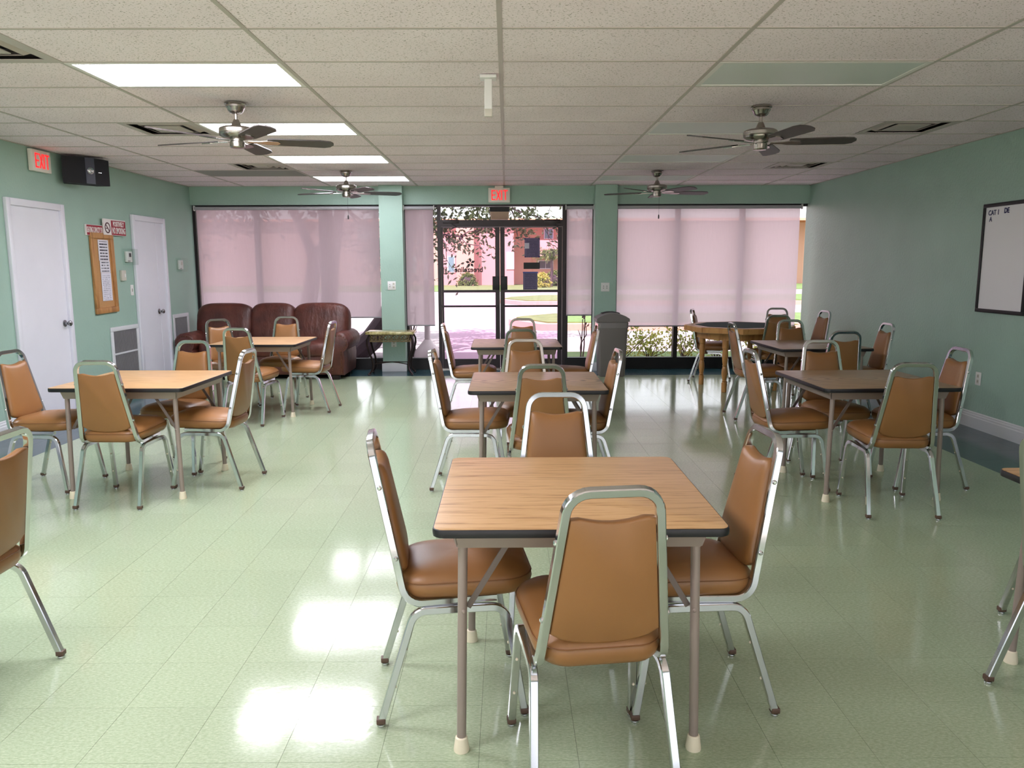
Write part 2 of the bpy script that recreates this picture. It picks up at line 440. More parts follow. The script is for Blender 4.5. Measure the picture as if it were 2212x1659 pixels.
# ceiling: plenum slab, tees, tiles
ceiling = struct(MB().box(XL - 0.1, XR + 0.1, YF - 0.1, YB + 0.1, 2.70, 2.76).build('ceiling', 'ceiling_grey', smooth=0), 'suspended acoustic tile ceiling with white grid')
xe = [XL] + [X0 + k * GX for k in range(-3, 4)] + [XR]
ye = [YF] + [Y0 + i * GY for i in range(-8, 13)] + [YB]
LITROWS = [-5, -2, 1, 4, 7, 10]
def rowidx(i): return round((ye[i] - Y0) / GY)
tcache = {}
def tile_piece(a, b, c, d, mat='acoustic_tile'):
    key = (round(b - a, 3), round(d - c, 3), mat)
    if key not in tcache:
        hx, hy = (b - a) / 2 - 0.004, (d - c) / 2 - 0.004
        tcache[key] = MB().box(-hx, hx, -hy, hy, 0, 0.015).mesh('ceiling_tile', mat, 0)
    link('ceiling_tile', tcache[key], ceiling, ((a + b) / 2, (c + d) / 2, HC + 0.003))
diff_cells = []; lights_l = []; lights_r = []
for i in range(len(xe) - 1):
    for j in range(len(ye) - 1):
        a, b, c, d = xe[i], xe[i + 1], ye[j], ye[j + 1]; r = rowidx(j) if j else -99
        if i == 2 and r in LITROWS: lights_l.append((a, b, c, d, r)); continue
        if i == 5 and r in LITROWS: lights_r.append((a, b, c, d, r)); continue
        if (i == 1 and r in (0, 4, 8)) or (i == 6 and r in (0, 4, 8)):
            diff_cells.append(((a + b) / 2, b, c, d, i, r)); tile_piece(a, (a + b) / 2, c, d); continue
        tile_piece(a, b, c, d, 'ceiling_grey' if (i == 1 and r == 9) else 'acoustic_tile')
for x in xe[1:-1]: MB().box(x - 0.012, x + 0.012, YF, YB, HC - 0.001, HC + 0.003).build('main_tee', 'tee_white', ceiling, 0)
for y in ye[1:-1]: MB().box(XL, XR, y - 0.010, y + 0.010, HC - 0.0005, HC + 0.003).build('cross_tee', 'tee_white', ceiling, 0)
for p in ((XL, XL + 0.02, YF, YB), (XR - 0.02, XR, YF, YB), (XL, XR, YB - 0.02, YB)):
    MB().box(*p, HC - 0.0015, HC + 0.003).build('edge_angle', 'tee_white', ceiling, 0)

struct(MB().box(XL - 0.12, XL, YF - 0.1, YB + 0.06, -0.1, ZT).build('wall_left', 'mint_plaster', smooth=0), 'mint green textured plaster wall with two white doors')
struct(MB().box(XR, XR + 0.12, YF - 0.1, YB + 0.06, -0.1, ZT).build('wall_right', 'mint_plaster_rough', smooth=0), 'mint green rough plaster wall with a whiteboard')
struct(MB().box(XL, -4.2, YF - 0.12, YF, -0.1, ZT).box(4.1, XR, YF - 0.12, YF, -0.1, ZT).box(-4.2, 4.1, YF - 0.12, YF, 2.37, ZT).box(-4.2, 4.1, YF - 0.12, YF, -0.1, 0.1).build('wall_front', 'mint_plaster', smooth=0), 'mint green plaster wall behind the camera')
struct(MB().box(XL, XR, YB - 0.06, YB + 0.16, 2.37, ZT).build('wall_back', 'mint_plaster', smooth=0), 'mint green lintel above the storefront windows')
COLS = ((-1.785, -1.458), (1.25, 1.56))
for k, (a, b) in enumerate(COLS):
    o = struct(MB().box(a, b, 11.14, YB + 0.16, 0, HC).build('wall_column', 'mint_plaster', smooth=0), ('mint green column behind the iron end table', 'mint green column behind the grey trash can')[k])
    m = MB(); m.rbox(a - 0.015, b + 0.015, 11.122, 11.16, 0, 0.125, 0.004, 1); m.build('column_base', 'baseboard_white', o)
roof = struct(MB().box(XL - 0.3, XR + 0.3, YF - 0.3, 12.3, 2.80, 3.05).build('roof', 'white_paint', smooth=0), 'flat roof slab over the hall')

def baseboard(name, x, sgn, segs):
    m = MB()
    for a, b in segs:
        prof = [(0, 0), (0.016, 0), (0.016, 0.10), (0.012, 0.108), (0.012, 0.122), (0.007, 0.130), (0.007, 0.142), (0, 0.15)]
        if sgn < 0: prof = [(-p, q) for p, q in prof][::-1]
        m.loft([[(x + p, y, q) for p, q in prof] for y in (b, a)])
    return struct(m.build(name, 'baseboard_white', smooth=0))
baseboard('baseboard_left', XL, 1, ((YF, 7.10), (8.03, 8.76), (10.36, 10.44), (10.97, 11.3)))
baseboard('baseboard_right', XR, -1, ((YF, 11.3),))

# white doors in the left wall
def wall_door(name, y0, y1, label, knob_y, hinge_y, lever):
    d = struct(MB().box(XL, XL + 0.008, y0 + 0.06, y1 - 0.06, 0.01, 2.06).build(name, 'white_paint', smooth=0), label)
    m = MB(); m.rbox(XL, XL + 0.035, y0, y0 + 0.062, 0, 2.122, 0.006, 2); m.build('door_casing', 'white_paint', d)
    m = MB(); m.rbox(XL, XL + 0.035, y1 - 0.062, y1, 0, 2.122, 0.006, 2); m.build('door_casing', 'white_paint', d)
    m = MB(); m.rbox(XL, XL + 0.0345, y0 + 0.062, y1 - 0.062, 2.058, 2.122, 0.006, 2); m.build('door_head', 'white_paint', d)
    m = MB(); s = m.lathe([(0.034, 0), (0.034, 0.006), (0.014, 0.010), (0.011, 0.03), (0.02, 0.038), (0.028, 0.05), (0.027, 0.062), (0.018, 0.07), (0.002, 0.072)], 18)
    m.xf(Matrix.Translation((XL + 0.008, knob_y, 0.94)) @ Matrix.Rotation(pi / 2, 4, 'Y')); m.build('door_knob', 'knob_steel', d)
    for z in (0.25, 1.05, 1.82):
        MB().box(XL + 0.008, XL + 0.014, hinge_y - 0.012, hinge_y + 0.012, z, z + 0.09).build('hinge', 'white_plastic', d, 0)
    return d
wall_door('door_1', 7.106, 8.028, 'plain white flush door nearest the camera', 7.90, 7.172, False)
d2 = wall_door('door_2', 9.464, 10.36, 'plain white flush door beside the cork board', 10.06, 9.53, False)
MB().box(XL + 0.0005, XL + 0.0105, 10.10, 10.297, 0.01, 2.06).build('fixed_panel', 'white_paint', d2, 0)

# ------------------------------------------------------------------ storefront: windows, shades, entrance doors
def window(name, x0, x1, mulls, label, base=0.165, jamb=True):
    wdw = struct(MB().box(x0, x1, 11.37, 11.46, 0, base).build(name, 'bronze_dark', smooth=0), label)
    MB().box(x0, x1, 11.37, 11.46, 2.335, 2.372).build('window_head', 'bronze_dark', wdw, 0)
    e = [x0] + list(mulls) + [x1]
    for k, x in enumerate(e):
        if k == len(e) - 1 and not jamb: break
        a, b = (x, x + 0.04) if k == 0 else ((x - 0.012, x) if k == len(e) - 1 else (x - 0.03, x + 0.03))
        MB().box(a, b, 11.36 if b - a > 0.02 else 11.405, 11.47 if b - a > 0.02 else 11.43, base, 2.34).build('mullion', 'bronze', wdw, 0)
    for k in range(len(e) - 1):
        MB().box(e[k] + 0.03, e[k + 1] - (0.03 if k < len(e) - 2 else 0.012), 11.414, 11.420, base, 2.34).build('pane', 'glass_clear', wdw, 0)
    return wdw
window('window_1', XL, -1.785, (-3.585, -2.655), 'wide left storefront window with dark bronze mullions')
window('window_2', -1.458, -0.985, (), 'narrow sidelight left of the entrance doors')
window('window_3', 0.848, 1.25, (), 'narrow sidelight right of the entrance doors')
window('window_4', 1.56, XR, (2.47, 3.40), 'wide right storefront window with dark bronze mullions', jamb=False)

wf = struct(MB().box(-4.2, 4.1, YF - 0.12, YF - 0.02, 0.1, 0.16).box(-4.2, 4.1, YF - 0.12, YF - 0.02, 2.33, 2.37).build('window_5', 'bronze', smooth=0), 'window wall behind the camera')
for k in range(6):
    x = -4.2 + 8.3 * k / 5; MB().box(x - 0.03, x + 0.03, YF - 0.12, YF - 0.02, 0.16, 2.33).build('mullion', 'bronze', wf, 0)
    if k < 5: MB().box(x + 0.03, x + 1.63, YF - 0.074, YF - 0.068, 0.16, 2.33).build('pane', 'glass_clear', wf, 0)
def shade(x0, x1, y, zb, label):
    s = thing('roller_shade', label, 'window shade', ((x0 + x1) / 2, y, 0), 0, 'roller shades on the storefront')
    h = (x1 - x0) / 2; m = MB()
    m.tube([(-h, 0, 2.318), (h, 0, 2.318)], circ(0.024, 14)); m.build('roller_tube', 'roller_grey', s)
    for q in (-1, 1):
        m = MB(); m.rbox(q * (h + 0.006) - 0.005, q * (h + 0.006) + 0.005, -0.03, 0.03, 2.285, 2.355, 0.003, 1); m.build('bracket', 'white_plastic', s)
    m = MB(); n = 14; nz = 10
    rows = [[(-h + 0.01 + (2 * h - 0.02) * i / n, 0.024 + 0.0025 * sin(i * 1.3), zb + (2.318 - zb) * j / nz) for i in range(n + 1)] for j in range(nz + 1)]
    b = 0
    for r in rows: m.v += r
    for j in range(nz):
        for i in range(n): m.face(j * (n + 1) + i, j * (n + 1) + i + 1, (j + 1) * (n + 1) + i + 1, (j + 1) * (n + 1) + i)
    m.build('fabric', 'shade_cloth', s)
    m = MB(); m.tube([(-h + 0.01, 0.024, zb), (h - 0.01, 0.024, zb)], circ(0.010, 8)); m.build('hem_bar', 'hem_grey', s)
    return s
shade(-4.40, -1.80, 11.25, 0.775, 'pale roller shade drawn over the wide left window behind the sofa')
shade(-1.448, -1.03, 11.25, 0.655, 'pale narrow roller shade over the sidelight beside the iron end table')
shade(0.85, 1.235, 11.25, 0.795, 'pale narrow roller shade over the sidelight beside the trash can')
shade(1.575, 4.19, 11.25, 0.632, 'pinkish roller shade drawn over the wide right window behind the poker table')

ent = struct(MB().box(-0.985, -0.945, 11.35, 11.47, 0, 2.372).box(0.808, 0.848, 11.35, 11.47, 0, 2.372).box(-0.945, 0.808, 11.35, 11.47, 2.345, 2.372).box(-0.945, 0.808, 11.35, 11.47, 2.06, 2.155).build('door_3', 'bronze', smooth=0), 'dark bronze glass double entrance doors with transom')
MB().box(-0.945, 0.808, 11.405, 11.411, 2.155, 2.345).build('pane', 'glass_clear', ent, 0)
MB().box(-0.985, 0.848, 11.33, 11.47, -0.002, 0.014).build('threshold', 'nickel', ent, 0)
for k, (a, b, g0, g1) in enumerate(((-0.94, -0.098, -0.915, -0.163), (-0.092, 0.803, -0.026, 0.742))):
    m = MB(); z0, z1 = 0.016, 2.056; y0, y1 = 11.385, 11.43
    m.box(a, g0, y0, y1, z0, z1); m.box(g1, b, y0, y1, z0, z1); m.box(g0, g1, y0, y1, 2.048, z1); m.box(g0, g1, y0, y1, z0, 0.15)
    m.box(g0, g1, y0, y1, 1.122, 1.158)
    lf = m.build('door_leaf', 'bronze', ent, 0)
    MB().box(g0, g1, 11.405, 11.411, 1.158, 2.048).build('pane', 'glass_pink', lf, 0)
    MB().box(g0, g1, 11.405, 11.411, 0.15, 1.122).build('pane', 'glass_pink', lf, 0)
    m = MB(); m.tube([(g0 - 0.02, 11.385, 0.925), (g0 - 0.02, 11.34, 0.925), (g1 + 0.02, 11.34, 0.925), (g1 + 0.02, 11.385, 0.925)], sq(0.014)); m.build('push_bar', 'bronze', lf)
    la, lb = ((-0.205, -0.11), (-0.085, 0.012))[k]
    m = MB(); m.rbox(la, lb, 11.36, 11.39, 1.16, 1.355, 0.004, 1); m.build('lock_box', 'bronze_dark', lf)
    ca = a + 0.03 if k == 0 else b - 0.26
    m = MB(); m.rbox(ca, ca + 0.23, 11.345, 11.388, 2.105, 2.16, 0.006, 2); m.tube([(ca + 0.1, 11.36, 2.11), (ca + 0.2, 11.33, 2.06), (ca + 0.12, 11.36, 2.03)], circ(0.009, 6)); m.build('door_closer', 'bronze', lf)
# things stuck to the glass
def paper(name, x0, x1, z0, z1, mat, label, y=11.402):
    return tag(MB().box(x0, x1, y - 0.0008, y, z0, z1).build(name, mat, smooth=0), label, 'notice')
p = paper('door_notice', 0.261, 0.482, 1.623, 1.901, 'door_notice', 'printed notice toned purple-grey as backlit, high on the right glass door')
for (cx, cz) in ((0.261, 1.623), (0.462, 1.623), (0.261, 1.881), (0.462, 1.881)):
    MB().box(cx, cx + 0.02, 11.3995, 11.4008, cz, cz + 0.02).build('corner_tape', 'blue_ink', p, 0)
paper('door_sticker', 0.247, 0.482, 1.458, 1.551, 'black_plastic', 'small black sticker on the right glass door')
p = paper('door_notice', 0.24, 0.449, 1.160, 1.412, 'door_notice_fine', 'notice toned purple-grey as backlit, with a blue top strip low on the right glass door')
MB().box(0.236, 0.455, 11.3995, 11.4008, 1.40, 1.418).build('blue_strip', 'paper_blue', p, 0)
paper('paper_square', 0.262, 0.328, 1.749, 1.829, 'paper_pale', 'small pale paper square over the upper door notice', 11.3995)
lg = thing('window_decal', 'black lettering and pinwheel logo on the left glass door', 'decal', (-0.55, 11.402, 1.449))
lettering('breezeline', 0.105, 'black_plastic', lg, (0, 0, 0), (pi / 2, 0, pi), 0.95, bold=0.003)
m = MB()
for k in range(5):
    a = R(90 + 72 * k); q = [(0.004 * cos(a), 0.004 * sin(a)), (0.045 * cos(a - 0.45), 0.045 * sin(a - 0.45)), (0.074 * cos(a + 0.05), 0.074 * sin(a + 0.05)), (0.045 * cos(a + 0.5), 0.045 * sin(a + 0.5))]
    m.loft([[(x, 0.0, z) for x, z in q], [(x, 0.001, z) for x, z in q]])
m.build('logo', 'black_plastic', lg, 0, (0.025, 0, 0.10))

# ------------------------------------------------------------------ ceiling fixtures
def ceiling_light(a, b, c, d, lit, label, mat='diffuser_lit'):
    t = thing('ceiling_light', label, 'ceiling light', ((a + b) / 2, (c + d) / 2, HC), 0, 'lit fluorescent panels in the left bay' if lit else 'unlit fluorescent panels in the right bay')
    hx, hy = (b - a) / 2 - 0.010, (d - c) / 2 - 0.010; k = 0.028
    MB().box(-hx, hx, -hy, -hy + k, -0.002, 0.03).box(-hx, hx, hy - k, hy, -0.002, 0.03).box(-hx, -hx + k, -hy + k, hy - k, -0.002, 0.03).box(hx - k, hx, -hy + k, hy - k, -0.002, 0.03).build('frame', 'fixture_white', t, 0)
    MB().box(-hx + k, hx - k, -hy + k, hy - k, 0.002, 0.008).build('diffuser', mat if lit else 'diffuser_off', t, 0)
    MB().box(-hx + 0.01, hx - 0.01, -hy + 0.01, hy - 0.01, 0.03, 0.06).build('housing', 'tee_white', t, 0)
LD = {-2: 'over the foreground table', -5: 'over the camera', -8: 'by the rear window', 1: 'nearest the camera and largest in view', 4: 'second from the camera', 7: 'third from the camera', 10: 'farthest, above the window wall'}
for (a, b, c, d, r) in lights_l: ceiling_light(a, b, c, d, True, 'lit white fluorescent panel in the left ceiling bay, ' + LD[r], 'diffuser_lit_dimmed' if r == 10 else 'diffuser_lit')
for (a, b, c, d, r) in lights_r:
    if r >= 1: ceiling_light(a, b, c, d, False, 'unlit grey fluorescent panel in the right ceiling bay, ' + LD.get(r, ''))
    else: tile_piece(a, b, c, d)
def diffuser(a, b, c, d, i, r):
    t = thing('air_diffuser', {(1, 0): 'ceiling air diffuser cut off at the upper left edge', (1, 4): 'open dark air diffuser in the ceiling left of the near left fan', (1, 8): 'stepped air diffuser in the ceiling above the white doors',
        (6, 0): 'ceiling air diffuser out of view at the right', (6, 4): 'open dark air diffuser in the ceiling right of the near right fan', (6, 8): 'stepped air diffuser in the ceiling near the far right corner'}[(i, r)], 'air vent', ((a + b) / 2, (c + d) / 2, HC), 0, 'ceiling air diffusers')
    h = GY / 2 - 0.008
    def frame(o, n, z0, z1):
        m = MB(); ring = lambda q, z: [(q, -q, z), (q, q, z), (-q, q, z), (-q, -q, z)]
        m.loft([ring(o, z0), ring(n, z1), ring(n, z1 + 0.004), ring(o, z0 + 0.004), ring(o, z0)], False, False); return m
    frame(h, h - 0.05, 0, 0.0).build('rim', 'tee_white', t, 0)
    MB().box(-h, h, -h, h, 0.055, 0.058).build('plenum', 'duct_dark', t, 0)
    for q in ((h - 0.055, h - 0.11), (h - 0.115, h - 0.165), (h - 0.17, h - 0.22)) if r == 8 else ((h - 0.055, h - 0.12),):
        frame(q[0], q[1], 0.045, 0.004).build('louver', 'tee_white', t, 0)
    q = h - 0.225 if r == 8 else h - 0.16
    m = MB(); m.rbox(-q, q, -q, q, 0.002, 0.008, 0.002, 1); m.build('centre_plate', 'tee_white', t)
for q in diff_cells:
    if not (q[4] == 6 and q[5] == 0): diffuser(*q)
    else: tile_piece(*q[:4])
t = thing('ceiling_bracket', 'white ceiling plate with a hanging square post', 'ceiling mount', (-0.105, 4.87, HC))
m = MB(); m.rbox(-0.05, 0.05, -0.05, 0.05, -0.02, -0.001, 0.004, 1); m.build('plate', 'white_plastic', t)
m = MB(); m.rbox(-0.023, 0.023, -0.012, 0.012, -0.225, -0.02, 0.003, 1); m.build('post', 'white_plastic', t)
m = MB(); m.rbox(-0.024, 0.024, -0.013, 0.013, -0.235, -0.19, 0.003, 1); m.build('sleeve', 'almond_plastic', t)

def make_fan():
    t = thing('ceiling_fan', '', 'ceiling fan', (0, 0, 0), 0, 'brushed nickel five-blade ceiling fans')
    def L(name, prof, mat='nickel', n=28): m = MB(); m.lathe(prof, n); return m.build(name, mat, t, 30)
    L('canopy', [(0.072, -0.001), (0.074, -0.012), (0.066, -0.018), (0.066, -0.03), (0.056, -0.042), (0.052, -0.055), (0.04, -0.068), (0.022, -0.074)])
    L('downrod', [(0.0115, -0.07), (0.0115, -0.125)], n=14)
    L('coupling', [(0.017, -0.112), (0.02, -0.118), (0.034, -0.15), (0.046, -0.168)])
    L('motor_housing', [(0.05, -0.160), (0.098, -0.164), (0.114, -0.171), (0.12, -0.18), (0.12, -0.202), (0.117, -0.206), (0.12, -0.21), (0.117, -0.22), (0.10, -0.232), (0.08, -0.238), (0.05, -0.242)])
    L('switch_housing', [(0.046, -0.24), (0.046, -0.258), (0.051, -0.262), (0.051, -0.296), (0.045, -0.304), (0.03, -0.306)])
    for k in range(5):
        a = 2 * pi * k / 5
        out = [(0.20, -0.052), (0.24, -0.060), (0.56, -0.070), (0.63, -0.058), (0.655, -0.03), (0.66, 0.0), (0.64, 0.045), (0.60, 0.066), (0.24, 0.056), (0.20, 0.048)]
        Mx = Matrix.Rotation(a, 4, 'Z') @ Matrix.Translation((0, 0, -0.252)) @ Matrix.Rotation(R(-11), 4, 'X')
        m = MB(); m.loft([[(x, y, z) for x, y in out] for z in (-0.004, 0.004)]); m.xf(Mx); bl = m.build('blade', 'blade_dark', t, 20)
        irn = [(0.07, -0.014), (0.15, -0.018), (0.20, -0.036), (0.275, -0.03), (0.29, 0.0), (0.275, 0.03), (0.20, 0.036), (0.15, 0.018), (0.07, 0.014)]
        m = MB(); m.loft([[(x, y, z) for x, y in irn] for z in (-0.010, -0.0045)]); m.xf(Mx); m.build('blade_iron', 'nickel', bl, 20)
    return t
fan0 = make_fan(); first = True
FANS = [((-1.874, 5.626), 90, 'ceiling fan between the lit panels, larger one at left', False), ((1.826, 5.774), -80, 'ceiling fan below the unlit panels, larger one at right', False),
        ((-1.898, 9.489), 90, 'far ceiling fan in front of the left window shade', True), ((1.81, 9.569), -60, 'far ceiling fan in front of the right window shade', True)]
fans = []
for (xy, a, lab, ch) in FANS:
    lab = 'brushed nickel ' + lab
    if first: f = fan0; f.location = (*xy, HC); f.rotation_euler = (0, 0, R(a)); f['label'] = lab; first = False
    else: f = copy_tree(fan0, (*xy, HC), R(a), lab)
    fans.append((f, ch, R(a)))
for f, ch, a in fans:
    if ch:
        m = MB(); m.tube([(0.02, -0.045, -0.30), (0.02, -0.045, -0.52)], circ(0.0015, 5)); m.lathe([(0.004, -0.515), (0.008, -0.53), (0.008, -0.56), (0.004, -0.565)], 8, (0.02, -0.045, 0))
        m.xf(Matrix.Rotation(-a, 4, 'Z')); m.build('pull_chain', 'black_plastic', f)

# ------------------------------------------------------------------ signs and wall fittings
def exit_sign(loc, rz, label, hanger):
    t = thing('exit_sign', label, 'exit sign', loc, rz, 'red EXIT signs')
    m = MB(); m.rbox(-0.152, 0.152, -0.022, 0.022, -0.1, 0.1, 0.006, 2); m.build('housing', 'exit_body', t)
    m = MB(); hs, w_ = 0.068, 0.0078                        # EXIT in tall narrow strokes
    y0, y1 = -0.0255, -0.0215
    def bar(a, b):
        d = Vector((b[0] - a[0], b[1] - a[1])).normalized(); n = Vector((-d.y, d.x)) * w_
        q = [(a[0] + n.x, a[1] + n.y), (a[0] - n.x, a[1] - n.y), (b[0] - n.x, b[1] - n.y), (b[0] + n.x, b[1] + n.y)]
        m.loft([[(x, y1, z) for x, z in q], [(x, y0, z) for x, z in q]])
    bar((-0.100, -hs), (-0.100, hs))
    for z in (-hs + w_, 0.0, hs - w_): bar((-0.100, z), (-0.052, z))
    bar((-0.036, -hs), (0.014, hs)); bar((-0.036, hs), (0.014, -hs)); bar((0.036, -hs), (0.036, hs)); bar((0.088, -hs), (0.088, hs)); bar((0.056, hs - w_), (0.120, hs - w_))
    m.build('lettering', 'exit_red', t, 0)
    if hanger: m = MB(); m.rbox(-0.06, 0.06, -0.018, 0.018, 0.1, 0.128, 0.003, 1); m.build('canopy', 'exit_body', t)
exit_sign((-0.10, 11.20, 2.485), 0, 'red EXIT sign above the glass entrance doors', True)
exit_sign((XL + 0.03, 7.68, 2.50), pi / 2, 'red EXIT sign above the white door at left', False)

def panel_thing(name, label, cat, y, z, grp=None, x=XL): return thing(name, label, cat, (x, y, z), 0, grp)
# loudspeaker
t = panel_thing('loudspeaker', 'black wall loudspeaker with a bowed front under the ceiling', 'speaker', 8.32, 2.468)
t.rotation_euler = (0, 0, R(-32))
pts = [(-0.02, -0.17), (0.10, -0.245), (0.15, -0.15), (0.17, -0.05), (0.17, 0.05), (0.15, 0.15), (0.10, 0.245), (-0.02, 0.17)]
m = MB(); m.loft([[(x + 0.13, y, z) for x, y in pts] for z in (-0.13, 0.13)]); m.build('cabinet', 'speaker_black', t, 20)
m = MB(); m.loft([[(x, y, z) for x, y in ((0.3002, -0.048), (0.302, -0.048), (0.302, 0.048), (0.3002, 0.048))] for z in (-0.128, 0.128)]); m.build('centre_strip', 'speaker_grey', t, 0)
m = MB(); m.lathe([(0.035, 0), (0.035, 0.006), (0.02, 0.003), (0.012, 0.01)], 18); m.xf(Matrix.Translation((0.302, 0.0, 0.0)) @ Matrix.Rotation(pi / 2, 4, 'Y')); m.build('tweeter', 'chrome', t)
m = MB(); m.box(0.278, 0.292, 0.09, 0.125, -0.012, -0.006); m.build('badge', 'chrome', t, 0)
m = MB(); m.rbox(0.02, 0.13, -0.03, 0.03, -0.03, 0.03, 0.004, 1); m.build('wall_bracket', 'black_plastic', t)
# signs
YW = (pi / 2, 0, pi / 2)
t = panel_thing('wall_sign', 'narrow red seating capacity sign above the cork board', 'sign', 8.60, 1.897)
m = MB(); m.rbox(0.002, 0.022, -0.17, 0.17, -0.058, 0.058, 0.002, 1); m.build('board', 'sign_white', t)
MB().box(0.0222, 0.0235, -0.158, 0.165, -0.053, 0.053).build('red_field', 'sign_red', t, 0)
lettering('SEATING CAPACITY 50', 0.085, 'sign_white', t, (0.0242, 0.0, 0), YW, 0.36, bold=0.0015)
t = panel_thing('wall_sign', 'red and white positively no smoking sign above the cork board', 'sign', 9.015, 1.945)
m = MB(); m.rbox(0.024, 0.04, -0.25, 0.25, -0.088, 0.088, 0.002, 1); m.build('board', 'sign_white', t)
MB().box(0.0402, 0.0415, -0.085, 0.245, -0.084, 0.076).build('red_field', 'sign_red', t, 0)
lettering('POSITIVELY', 0.075, 'sign_white', t, (0.0424, 0.08, 0.036), YW, 0.66, bold=0.002)
lettering('NO SMOKING', 0.095, 'sign_white', t, (0.0424, 0.08, -0.038), YW, 0.50, bold=0.002)
m = MB(); n = 28
ring = [[(0.0402, -0.168 + r * cos(2 * pi * k / n), -0.01 + r * sin(2 * pi * k / n)) for k in range(n)] for r in (0.060, 0.047)]
ring2 = [[(0.0418, y, z) for x, y, z in r] for r in ring]
m.loft([ring[0], ring2[0], ring2[1], ring[1]], False, False)
def wbar(m, x0, x1, a, b, w_):
    d = Vector((b[0] - a[0], b[1] - a[1])).normalized(); nn = Vector((-d.y, d.x)) * w_
    q = [(a[0] + nn.x, a[1] + nn.y), (a[0] - nn.x, a[1] - nn.y), (b[0] - nn.x, b[1] - nn.y), (b[0] + nn.x, b[1] + nn.y)]
    m.loft([[(x0, *p) for p in q], [(x1, *p) for p in q]])
wbar(m, 0.0402, 0.0418, (-0.205, 0.028), (-0.131, -0.048), 0.006); m.build('no_smoking_symbol', 'sign_ink', t, 0)
m = MB(); wbar(m, 0.0402, 0.0415, (-0.205, -0.018), (-0.168, -0.014), 0.005); m.build('cigarette', 'sign_ink', t, 0)
# cork board
t = panel_thing('cork_board', 'tall framed cork board with pinned papers, hung crooked on left wall', 'cork board', 8.745, 1.435)
t.rotation_euler = (R(0.8), 0, 0)
def frame4(m, x0, x1, hy, hz, k):
    for a in ((-hy, hy, hz - k, hz), (-hy, hy, -hz, -hz + k), (-hy, -hy + k, -hz + k, hz - k), (hy - k, hy, -hz + k, hz - k)):
        m2 = MB(); m2.rbox(x0, x1, a[0], a[1], a[2], a[3], min(0.006, (x1 - x0) * 0.3), 1); m2.build('frame_rail', m, t)
frame4('cork_frame', 0.002, 0.032, 0.242, 0.44, 0.062)
MB().box(0.003, 0.012, -0.18, 0.18, -0.38, 0.38).build('cork_panel', 'cork', t, 0)
def pinned(y0, y1, z0, z1, mat, label):
    o = MB().box(XL + 0.0165, XL + 0.018, y0, y1, z0, z1).build('pinned_paper', mat, smooth=0); tag(o, label, 'paper', 'papers on the cork board')
pinned(8.655, 8.875, 1.57, 1.80, 'notice_bold', 'white sheet of bold print, topmost on the cork board')
pinned(8.665, 8.88, 1.44, 1.568, 'notice_mid', 'short white sheet, middle of three on the cork board')
pinned(8.67, 8.885, 1.13, 1.438, 'notice_form', 'long white printed form, lowest on the cork board')
# thermostats, keypad, switch plates
def thermostat(y, z, w_, label, strokes):
    t = panel_thing('thermostat', label, 'thermostat', y, z, 'thermostats in clear guards')
    m = MB(); m.rbox(0.001, 0.028, -w_ * 0.3, w_ * 0.3, -0.06, 0.065, 0.006, 2); m.build('body', 'white_plastic', t)
    m = MB(); m.rbox(0.028, 0.031, -w_ * 0.05, w_ * 0.16, 0.0, 0.045, 0.001, 1); m.build('display', 'dark_slot' if strokes else 'almond_plastic', t)
    MB().box(0.028, 0.030, -w_ * 0.2, w_ * 0.05, -0.05, -0.044).build('slot', 'dark_slot', t, 0)
    m = MB(); h = 0.092; hy = w_ * 0.5
    m.box(0.07, 0.073, -hy, hy, -h, h); m.box(0.001, 0.07, -hy, -hy + 0.003, -h, h); m.box(0.001, 0.07, hy - 0.003, hy, -h, h); m.box(0.001, 0.07, -hy + 0.003, hy - 0.003, h - 0.003, h); m.box(0.001, 0.07, -hy + 0.003, hy - 0.003, -h, -h + 0.003)
    m.build('clear_guard', 'guard_glass', t, 0)
thermostat(9.335, 1.62, 0.24, 'white thermostat in a clear guard left of the second white door', True)
thermostat(10.80, 1.53, 0.22, 'white thermostat in a clear guard right of the second white door', False)
t = panel_thing('keypad', 'small almond wall keypad box beside the cork board', 'keypad', 9.17, 1.405)
m = MB(); m.rbox(0.001, 0.03, -0.05, 0.05, -0.06, 0.06, 0.004, 1); m.build('body', 'almond_plastic', t)
m = MB(); m.rbox(0.03, 0.034, 0.005, 0.03, -0.02, 0.02, 0.001, 1); m.build('button', 'white_plastic', t)
def plate(name, label, loc, rz, kind, wd=0.07, ht=0.115):
    t = thing(name, label, 'wall plate', loc, rz)
    m = MB(); m.rbox(-wd / 2, wd / 2, -0.007, -0.0005, -ht / 2, ht / 2, 0.002, 1); m.build('cover', 'white_plastic', t)
    for x, k in kind:
        if k == 's': m = MB(); m.rbox(x - 0.005, x + 0.005, -0.016, -0.007, -0.012, 0.012, 0.001, 1); m.build('toggle', 'white_plastic', t); MB().box(x - 0.007, x + 0.007, -0.0075, -0.0068, -0.018, 0.018).build('slot', 'dark_slot', t, 0)
        else:
            for z in (-0.024, 0.024):
                m = MB(); m.rbox(x - 0.014, x + 0.014, -0.009, -0.007, z - 0.017, z + 0.017, 0.0008, 1); s = m.build('socket', 'almond_plastic', t)
                MB().box(x - 0.007, x - 0.004, -0.0095, -0.0088, z - 0.006, z + 0.008).box(x + 0.004, x + 0.007, -0.0095, -0.0088, z - 0.006, z + 0.008).build('slot', 'dark_slot', s, 0)
plate('switch_plate', 'double switch and outlet plate on the left green column', (-1.632, 11.14, 1.232), 0, [(-0.028, 's'), (0.028, 'o')], 0.115, 0.12)
plate('switch_plate', 'double switch plate on the right green column', (1.403, 11.14, 1.20), 0, [(-0.024, 's'), (0.024, 's')], 0.12, 0.125)
plate('outlet_plate', 'white outlet low on the left column behind the end table', (-1.622, 11.14, 0.394), 0, [(0, 'o')], 0.075, 0.07)
